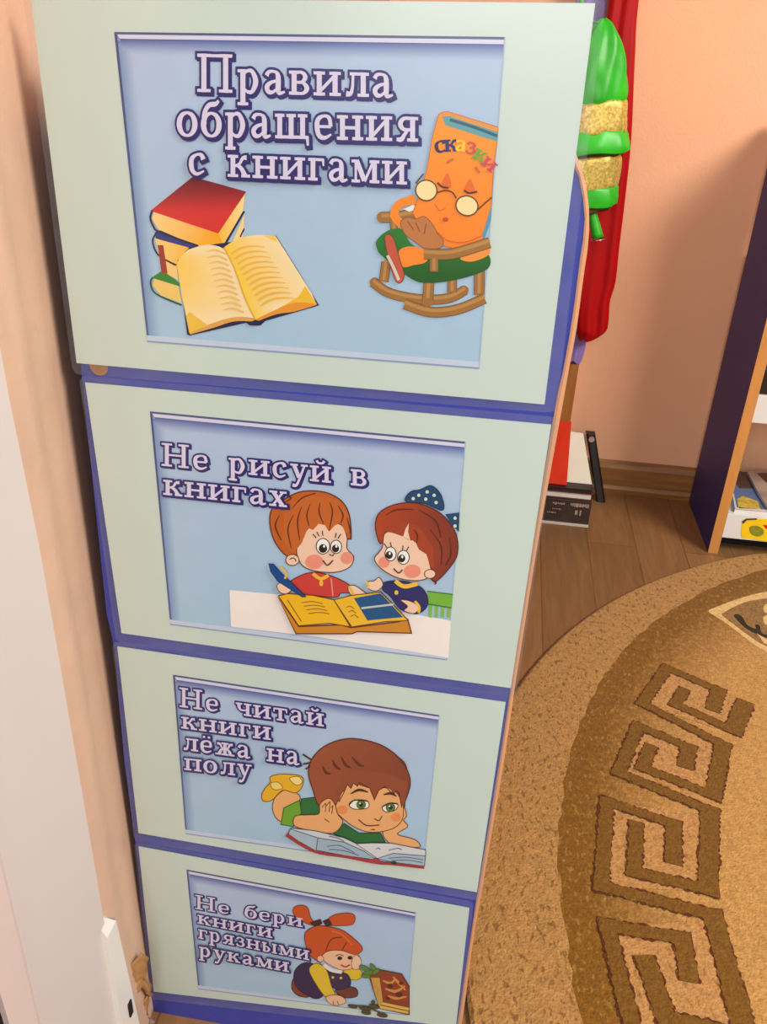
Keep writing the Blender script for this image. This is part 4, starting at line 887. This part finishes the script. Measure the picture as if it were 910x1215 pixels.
for (x0, x1, z0, z1) in ((0.008, 0.048, 0.040, 0.050), (-0.03, -0.004, 0.042, 0.048), (0.02, 0.026, 0.018, 0.034), (0.030, 0.034, 0.02, 0.034), (-0.04, -0.02, 0.02, 0.024), (-0.03, -0.01, 0.03, 0.033)):
    k = 0
    while x0 < x1:
        x2 = min(x1, x0 + r.uniform(.002, .006)); zz = r.uniform(0, (z1 - z0) * .4)
        box(bm, (x0, -0.0781, z0 + zz), (x2, -0.0773, z1 - zz * .3)); x0 = x2 + .0012
o = obj('spine_marks', bm, M['greycover']); o.parent = b1
b2 = book('book', 'thin maroon book with pale page edges lying on the thick dark book', (0.402, 1.183, 0.0605), (0.504, 1.325, 0.078), M['maroon'], M['paper'], spine='x-', ct=0.0025)
b3 = book('book', 'thin dark-covered book on top of the floor stack under leaning books', (0.404, 1.186, 0.0785), (0.502, 1.32, 0.086), M['blackcover'], M['paper'], spine='y-', ct=0.002)
def leaning(name, label, px4, y0, y1, thick, cover, pages, zbase, cat='book', spine=None):
    """book standing on zbase leaning back from y0 (foot) to y1 (top); px4 = TL,TR,BR,BL in the photo"""
    zt = None
    TLp, TRp, BRp, BLp = px4
    B0 = on(*BLp, 1, y0); B1 = on(*BRp, 1, y0)
    T0 = on(*TLp, 1, y1); T1 = on(*TRp, 1, y1)
    dz0 = zbase - (B0.z + B1.z) / 2
    t = thing(name, label, cat, (0, 0, 0)); bpy.context.view_layer.update()
    B0.z = zbase; B1.z = zbase
    up = ((T0 + T1) / 2 - (B0 + B1) / 2); nrm = up.cross(B1 - B0).normalized()
    if nrm.y < 0: nrm = -nrm
    def slab(nm, d0, d1, inset, mt):
        bm = bmesh.new()
        c = (B0 + B1 + T0 + T1) / 4
        q = [c + (v - c) * (1 - inset) for v in (B0, B1, T1, T0)]
        A_ = [bm.verts.new(v + nrm * d0) for v in q]; C_ = [bm.verts.new(v + nrm * d1) for v in q]
        bm.faces.new(A_); bm.faces.new(C_)
        for i in range(4): bm.faces.new((A_[i], A_[(i + 1) % 4], C_[(i + 1) % 4], C_[i]))
        bmesh.ops.bevel(bm, geom=bm.edges[:], offset=0.0006, segments=1, affect='EDGES')
        return kid(nm, bm, mt, t)
    slab('front_cover', 0, 0.002, 0, cover); slab('page_block', 0.0021, thick - 0.0021, 0.03, pages); slab('back_cover', thick - 0.002, thick, 0, cover)
    return t
leaning('book', 'pale white-covered book leaning on the wall above the floor stack', ((652, 508), (692, 514), (702, 577), (652, 570)), 1.215, 1.295, 0.012, M['whitecover'], M['paper'], 0.0865)
leaning('book', 'narrow orange-red book leaning in front of the white book', ((650, 500), (678, 500), (673, 572), (645, 570)), 1.198, 1.262, 0.008, M['redbook'], M['paper'], 0.0865)
# black ring binder leaning to the right of the stack
bt = thing('binder', 'narrow black binder leaning beside the white book against the baseboard', 'binder', (0.52, 1.3, 0)); bpy.context.view_layer.update()
q0 = on(705, 581, 1, 1.325); bx = on(707, 582, 1, 1.33); tp = on(700, 514, 1, 1.345)
bm = bmesh.new()
c1 = on(700.5, 513, 1, 1.352); cm = on(710, 576, 1, 1.328); c0 = cm + (cm - c1) * (cm.z / (c1.z - cm.z)); rings = []
for k in range(12):
    u = k / 11; c = c0.lerp(c1, u); hw = 0.0105; 
    rings.append([c + Vector((-hw, -0.009, 0)), c + Vector((-hw * .6, -0.013, 0)), c + Vector((hw * .6, -0.013, 0)), c + Vector((hw, -0.009, 0)), c + Vector((hw, 0.009, 0)), c + Vector((-hw, 0.009, 0))])
loft(bm, rings); kid('spine', bm, M['blackcover'], bt)
bm = bmesh.new(); u = c0.lerp(c1, .93)
bmesh.ops.create_cone(bm, cap_ends=True, segments=20, radius1=0.0065, radius2=0.0065, depth=0.003, matrix=Matrix.Translation(u + Vector((0, -0.0135, 0))) @ Matrix.Rotation(PI / 2, 4, 'X'))
o = kid('label_ring', bm, M['greycover'], bt); o['label'] = 'pale round finger ring'

# ------------------------------------------------------------------ coat board and costumes on the back wall
cr = thing('coat_rack', 'brown wooden coat board behind the red costume on the peach wall', 'coat rack', (0.4, 1.36, 0)); bpy.context.view_layer.update()
bm = bmesh.new(); box(bm, (0.415, 1.3625, 0.081), (0.4505, 1.3795, 1.36), 0.001); kid('upright_board', bm, M['woodpost'], cr)
bm = bmesh.new(); box(bm, (0.28, 1.345, 1.24), (0.62, 1.362, 1.32), 0.002); kid('peg_rail', bm, M['woodpost'], cr)
for x in (0.35, 0.44, 0.53):
    bm = bmesh.new(); bmesh.ops.create_cone(bm, cap_ends=True, segments=16, radius1=0.008, radius2=0.006, depth=0.09, matrix=Matrix.Translation((x, 1.300, 1.28)) @ Matrix.Rotation(PI / 2, 4, 'X')); kid('peg', bm, M['woodpost'], cr)
def cloth(name, parent, mt, prof, yc, depth, folds, seed, ztop_n=60, amp=0.25):
    """hanging cloth: prof = [(z, xleft, xright)] from top to bottom"""
    r = random.Random(seed); ph = [r.uniform(0, 6.28) for _ in range(4)]
    pr_ = catmull(prof, False, 8); rings = []
    n = 72
    for z, xl, xr in pr_:
        c = (xl + xr) / 2; hw = (xr - xl) / 2; ring_ = []
        for k in range(n):
            a = 2 * PI * k / n
            f = 1 + amp * math.sin(folds * a + ph[0] + z * 2.2) * abs(math.sin(a)) + amp * .5 * math.sin((folds * 2 + 1) * a + ph[1] - z * 5)* abs(math.sin(a))
            ring_.append(Vector((c + hw * math.cos(a), yc + depth * math.sin(a) * f * min(1, hw / 0.03), z + 0.004 * math.sin(3 * a + ph[2]))))
        rings.append(ring_)
    bm = bmesh.new(); loft(bm, rings)
    return kid(name, bm, mt, parent, True)
rc = thing('red_costume', 'long shiny red costume hanging on the wall behind the green costume', 'costume', (0.44, 1.30, 1.1)); bpy.context.view_layer.update()
cloth('red_cloth', rc, M['red'], [(1.269, 0.432, 0.448), (1.235, 0.40, 0.452), (1.0, 0.402, 0.4535), (0.90, 0.40, 0.463), (0.77, 0.40, 0.479), (0.66, 0.405, 0.486), (0.574, 0.41, 0.4895), (0.50, 0.415, 0.4935), (0.46, 0.42, 0.489), (0.418, 0.425, 0.4925), (0.397, 0.43, 0.491), (0.383, 0.436, 0.475), (0.377, 0.442, 0.462)], 1.312, 0.012, 3, 3, amp=.3)
lc = thing('lilac_costume', 'pale lilac cloth hanging behind the red costume', 'costume', (0.39, 1.31, 1.1)); bpy.context.view_layer.update()
cloth('lilac_cloth', lc, M['lilac'], [(1.269, 0.342, 0.358), (1.23, 0.34, 0.395), (1.0, 0.345, 0.401), (0.80, 0.35, 0.399), (0.6, 0.36, 0.398), (0.44, 0.385, 0.424), (0.37, 0.418, 0.4535), (0.335, 0.42, 0.4545), (0.318, 0.424, 0.4505)], 1.3375, 0.005, 5, 9)
gc = thing('green_costume', 'glossy green costume with two gold braid bands hanging in front of red', 'costume', (0.40, 1.25, 1.0)); bpy.context.view_layer.update()
YG = 1.238
def tier(name, mt, prof, seed, folds=6, amp=.07, cx=0.392, par=gc, slope=0.12, sm=True):
    r = random.Random(seed); ph = [r.uniform(0, 6.28) for _ in range(3)]; n = 64; rings = []
    for z, rad in (catmull(prof, False, 6) if sm else prof):
        ring_ = []
        for k in range(n):
            a = 2 * PI * k / n; f = 1 + amp * math.sin(folds * a + ph[0] + z * 30) + amp * .6 * math.sin((folds + 5) * a + ph[1] - z * 50)
            x = rad * f * math.cos(a)
            ring_.append(Vector((cx + x, YG + rad * .62 * f * math.sin(a), z + slope * x + 0.002 * math.sin(5 * a + ph[2]))))
        rings.append(ring_)
    bm = bmesh.new(); loft(bm, rings); return kid(name, bm, mt, par, True)
bm = bmesh.new(); 
loop = [Vector((0.35, 1.27, 1.268)), Vector((0.349, 1.245, 1.2)), Vector((0.348, YG, 1.0)), Vector((0.352, YG, 0.975)), Vector((0.370, YG, 0.960)), Vector((0.388, YG, 0.954))]
loft(bm, [[p_ + Vector((.004 * math.cos(a), .004 * math.sin(a), 0)) for a in [2 * PI * k / 8 for k in range(8)]] for p_ in loop]); kid('hanging_strap', bm, M['green'], gc)
tier('upper_sleeve', M['green'], [(0.962, 0.004), (0.952, 0.018), (0.93, 0.033), (0.90, 0.045), (0.872, 0.052), (0.853, 0.0555), (0.838, 0.0565), (0.826, 0.054)], 1, folds=4, amp=.05)
g1 = tier('gold_braid', M['gold'], [(0.832, 0.0585), (0.826, 0.063), (0.805, 0.066), (0.786, 0.068), (0.780, 0.066)], 2, amp=.03); g1['label'] = 'gold sequin braid'
tier('lower_flounce', M['green'], [(0.788, 0.062), (0.782, 0.067), (0.772, 0.073), (0.760, 0.078), (0.748, 0.081), (0.746, 0.080), (0.748, 0.076), (0.754, 0.06)], 3, amp=.035, sm=False)
tier('lining', M['brownlining'], [(0.752, 0.068), (0.742, 0.066), (0.738, 0.05)], 4, amp=.02)
g2 = tier('gold_braid', M['gold'], [(0.744, 0.060), (0.735, 0.066), (0.712, 0.068), (0.69, 0.068), (0.684, 0.064)], 5, amp=.03); g2['label'] = 'gold sequin braid'
tier('lower_flounce', M['green'], [(0.692, 0.063), (0.684, 0.068), (0.668, 0.072), (0.655, 0.0735), (0.653, 0.0725), (0.655, 0.069), (0.660, 0.055)], 6, amp=.03, sm=False)
tier('lining', M['brownlining'], [(0.658, 0.062), (0.648, 0.060), (0.643, 0.05), (0.641, 0.02)], 7, amp=.02)
bm = bmesh.new(); c0 = Vector((0.418, YG - .012, 0.648)); c1 = Vector((0.436, YG - .016, 0.602)); rings = []
for k in range(8):
    u = k / 7; c = c0.lerp(c1, u); rad = 0.0075 + 0.003 * u
    rings.append([c + Vector((rad * math.cos(a), rad * math.sin(a), 0.003 * math.cos(a))) for a in [2 * PI * j / 18 for j in range(18)]])
loft(bm, rings); kid('tail', bm, M['green'], gc, True)
bm = bmesh.new(); cc = c1 + Vector((0, 0, -0.004)); rings = []
for k in range(25):
    a = 2 * PI * k / 24; cen = cc + Vector((0.013 * math.cos(a), 0.013 * math.sin(a) , 0.002 * math.cos(a))); d = Vector((math.cos(a), math.sin(a), 0))
    rings.append([cen + d * 0.0011 * math.cos(t) + Vector((0, 0, 0.0011 * math.sin(t))) for t in [2 * PI * j / 8 for j in range(8)]])
loft(bm, rings, caps=False); kid('end_ring', bm, M['steel'], gc, True)['label'] = 'thin metal ring'

# ------------------------------------------------------------------ purple bookshelf at the right
sh = thing('bookshelf', 'dark purple bookshelf with orange oak edges standing at the right on the back wall', 'bookshelf', (1.05, 1.25, 0)); bpy.context.view_layer.update()
X0, Y0, Y1, HT = 0.748, 1.120, 1.355, 0.80
for x in (X0, 2.3):
    bm = bmesh.new(); box(bm, (x, Y0 + .001, 0), (x + 0.020, Y1, HT), 0.0006); kid('side_panel', bm, M['purple'], sh)
    bm = bmesh.new(); box(bm, (x, Y0 - 0.001, 0.0), (x + 0.0202, Y0 + .0008, HT), 0.0004); kid('edge_band', bm, M['oak'], sh)['label'] = 'orange oak edge band'
bm = bmesh.new(); box(bm, (X0 - .002, Y0 - .002, HT), (2.322, Y1, HT + .018), 0.001); kid('top_panel', bm, M['oak'], sh)['label'] = 'orange oak top'
for z in (0.094, 0.349, 0.58):
    bm = bmesh.new(); box(bm, (X0 + .0205, Y0 + .012, z - .018), (2.2995, Y1 - .001, z), 0.0006); s_ = kid('shelf', bm, M['shelfwhite'], sh)
    s_['label'] = 'white shelf'
    bm = bmesh.new(); box(bm, (X0 + .0205, Y0 + .002, z - .056), (2.2995, Y0 + .0115, z), 0.0008); l_ = kid('front_lip', bm, M['shelfwhite'], s_)
bm = bmesh.new(); box(bm, (X0 + .0205, Y0 + .05, 0.0), (2.2995, Y0 + .065, 0.036)); kid('plinth', bm, M['black'], sh)['label'] = 'dark recessed plinth'
# yellow sticker on the bottom lip
st = thing('sticker', 'yellow picture sticker on the front of the lowest white shelf', 'sticker', (0.83, Y0, 0.065)); bpy.context.view_layer.update()
L0 = TT(830, 540, 10.125)
def lipq(q): v = on(*L0(q), 1, Y0); return (v.x, v.z)
bm = bmesh.new(); prism(bm, [lipq(q) for q in catmull([(520, 800), (560, 770), (700, 770), (1000, 810), (1000, 1060), (830, 1045), (600, 1010), (505, 980)], True, 4)], 1, Y0 + .0012, Y0 + .0018); kid('yellow_ground', bm, M['yellow'], st)
bm = bmesh.new(); prism(bm, [lipq(q) for q in catmull([(600, 870), (680, 850), (760, 890), (770, 950), (700, 980), (620, 950)], True, 4)], 1, Y0 + .0008, Y0 + .0012); kid('olive_shape', bm, M['greenprint'], st)
bm = bmesh.new(); prism(bm, [lipq(q) for q in [(760, 840), (830, 845), (860, 880), (800, 890)]], 1, Y0 + .0008, Y0 + .0012); kid('red_shape', bm, M['redbook'], st)
bm = bmesh.new(); prism(bm, [lipq(q) for q in [(510, 800), (560, 765), (690, 762), (690, 778), (570, 785), (525, 830)]], 1, Y0 + .0007, Y0 + .0011); kid('dark_edge', bm, M['brownpic'], st)
# magazines on the lowest shelf
def mag(label, px, z, th, cover, yback, extra=None):
    t = thing('magazine', label, 'magazine', (0, 0, 0)); bpy.context.view_layer.update()
    pts = [on(*L0(q), 2, z + th) for q in px]; pts = [(v.x, v.y) for v in pts]
    bm = bmesh.new(); prism(bm, pts, 2, z, z + th - .001); kid('pages', bm, M['paper'], t)
    bm = bmesh.new(); prism(bm, pts, 2, z + th - .0009, z + th); kid('cover', bm, cover, t)
    if extra:
        for mt, q_ in extra:
            pp_ = [on(*L0(q), 2, z + th) for q in q_]
            bm = bmesh.new(); prism(bm, [(v.x, v.y) for v in pp_], 2, z + th, z + th + .0005); kid('cover_picture', bm, mt, t)
    return t
mag('blue magazine with yellow picture lying left on the lowest shelf', [(425, 648), (395, 470), (410, 330), (470, 190), (900, 250), (1300, 720)], 0.0942, 0.008, M['bluecover'], 1.3,
    [(M['ochre'], [(470, 640), (450, 530), (520, 490), (700, 560), (730, 650)]), (M['whitecover'], [(425, 648), (395, 470), (410, 460), (445, 628), (1290, 700), (1300, 720)]), (M['brownpic'], [(430, 330), (480, 200), (570, 200), (650, 400), (480, 400)])])
mag('grey-brown magazine lying over the blue magazine on the lowest shelf', [(830, 640), (700, 440), (575, 195), (640, 180), (1100, 210), (1300, 700)], 0.1030, 0.006, M['greycover'], 1.3, [(M['brownpic'], [(690, 220), (800, 215), (1000, 330), (860, 380), (760, 290)])])
# books on the upper shelf
def sbook(label, x0, x1, y0, y1, z0, z1, cover, **k): return book('book', label, (x0, y0, z0), (x1, y1, z1), cover, M['paper'], spine='y-', ct=.0018, **k)
sbook('black book lying on the middle white shelf of the purple bookshelf', 0.772, 0.93, 1.128, 1.30, 0.3495, 0.395, M['blackcover'])
sbook('teal book lying on the black book on the middle shelf', 0.774, 0.92, 1.132, 1.30, 0.3955, 0.425, M['teal'])
sbook('maroon book lying uppermost of the middle shelf stack', 0.776, 0.92, 1.13, 1.29, 0.4255, 0.46, M['maroon'])
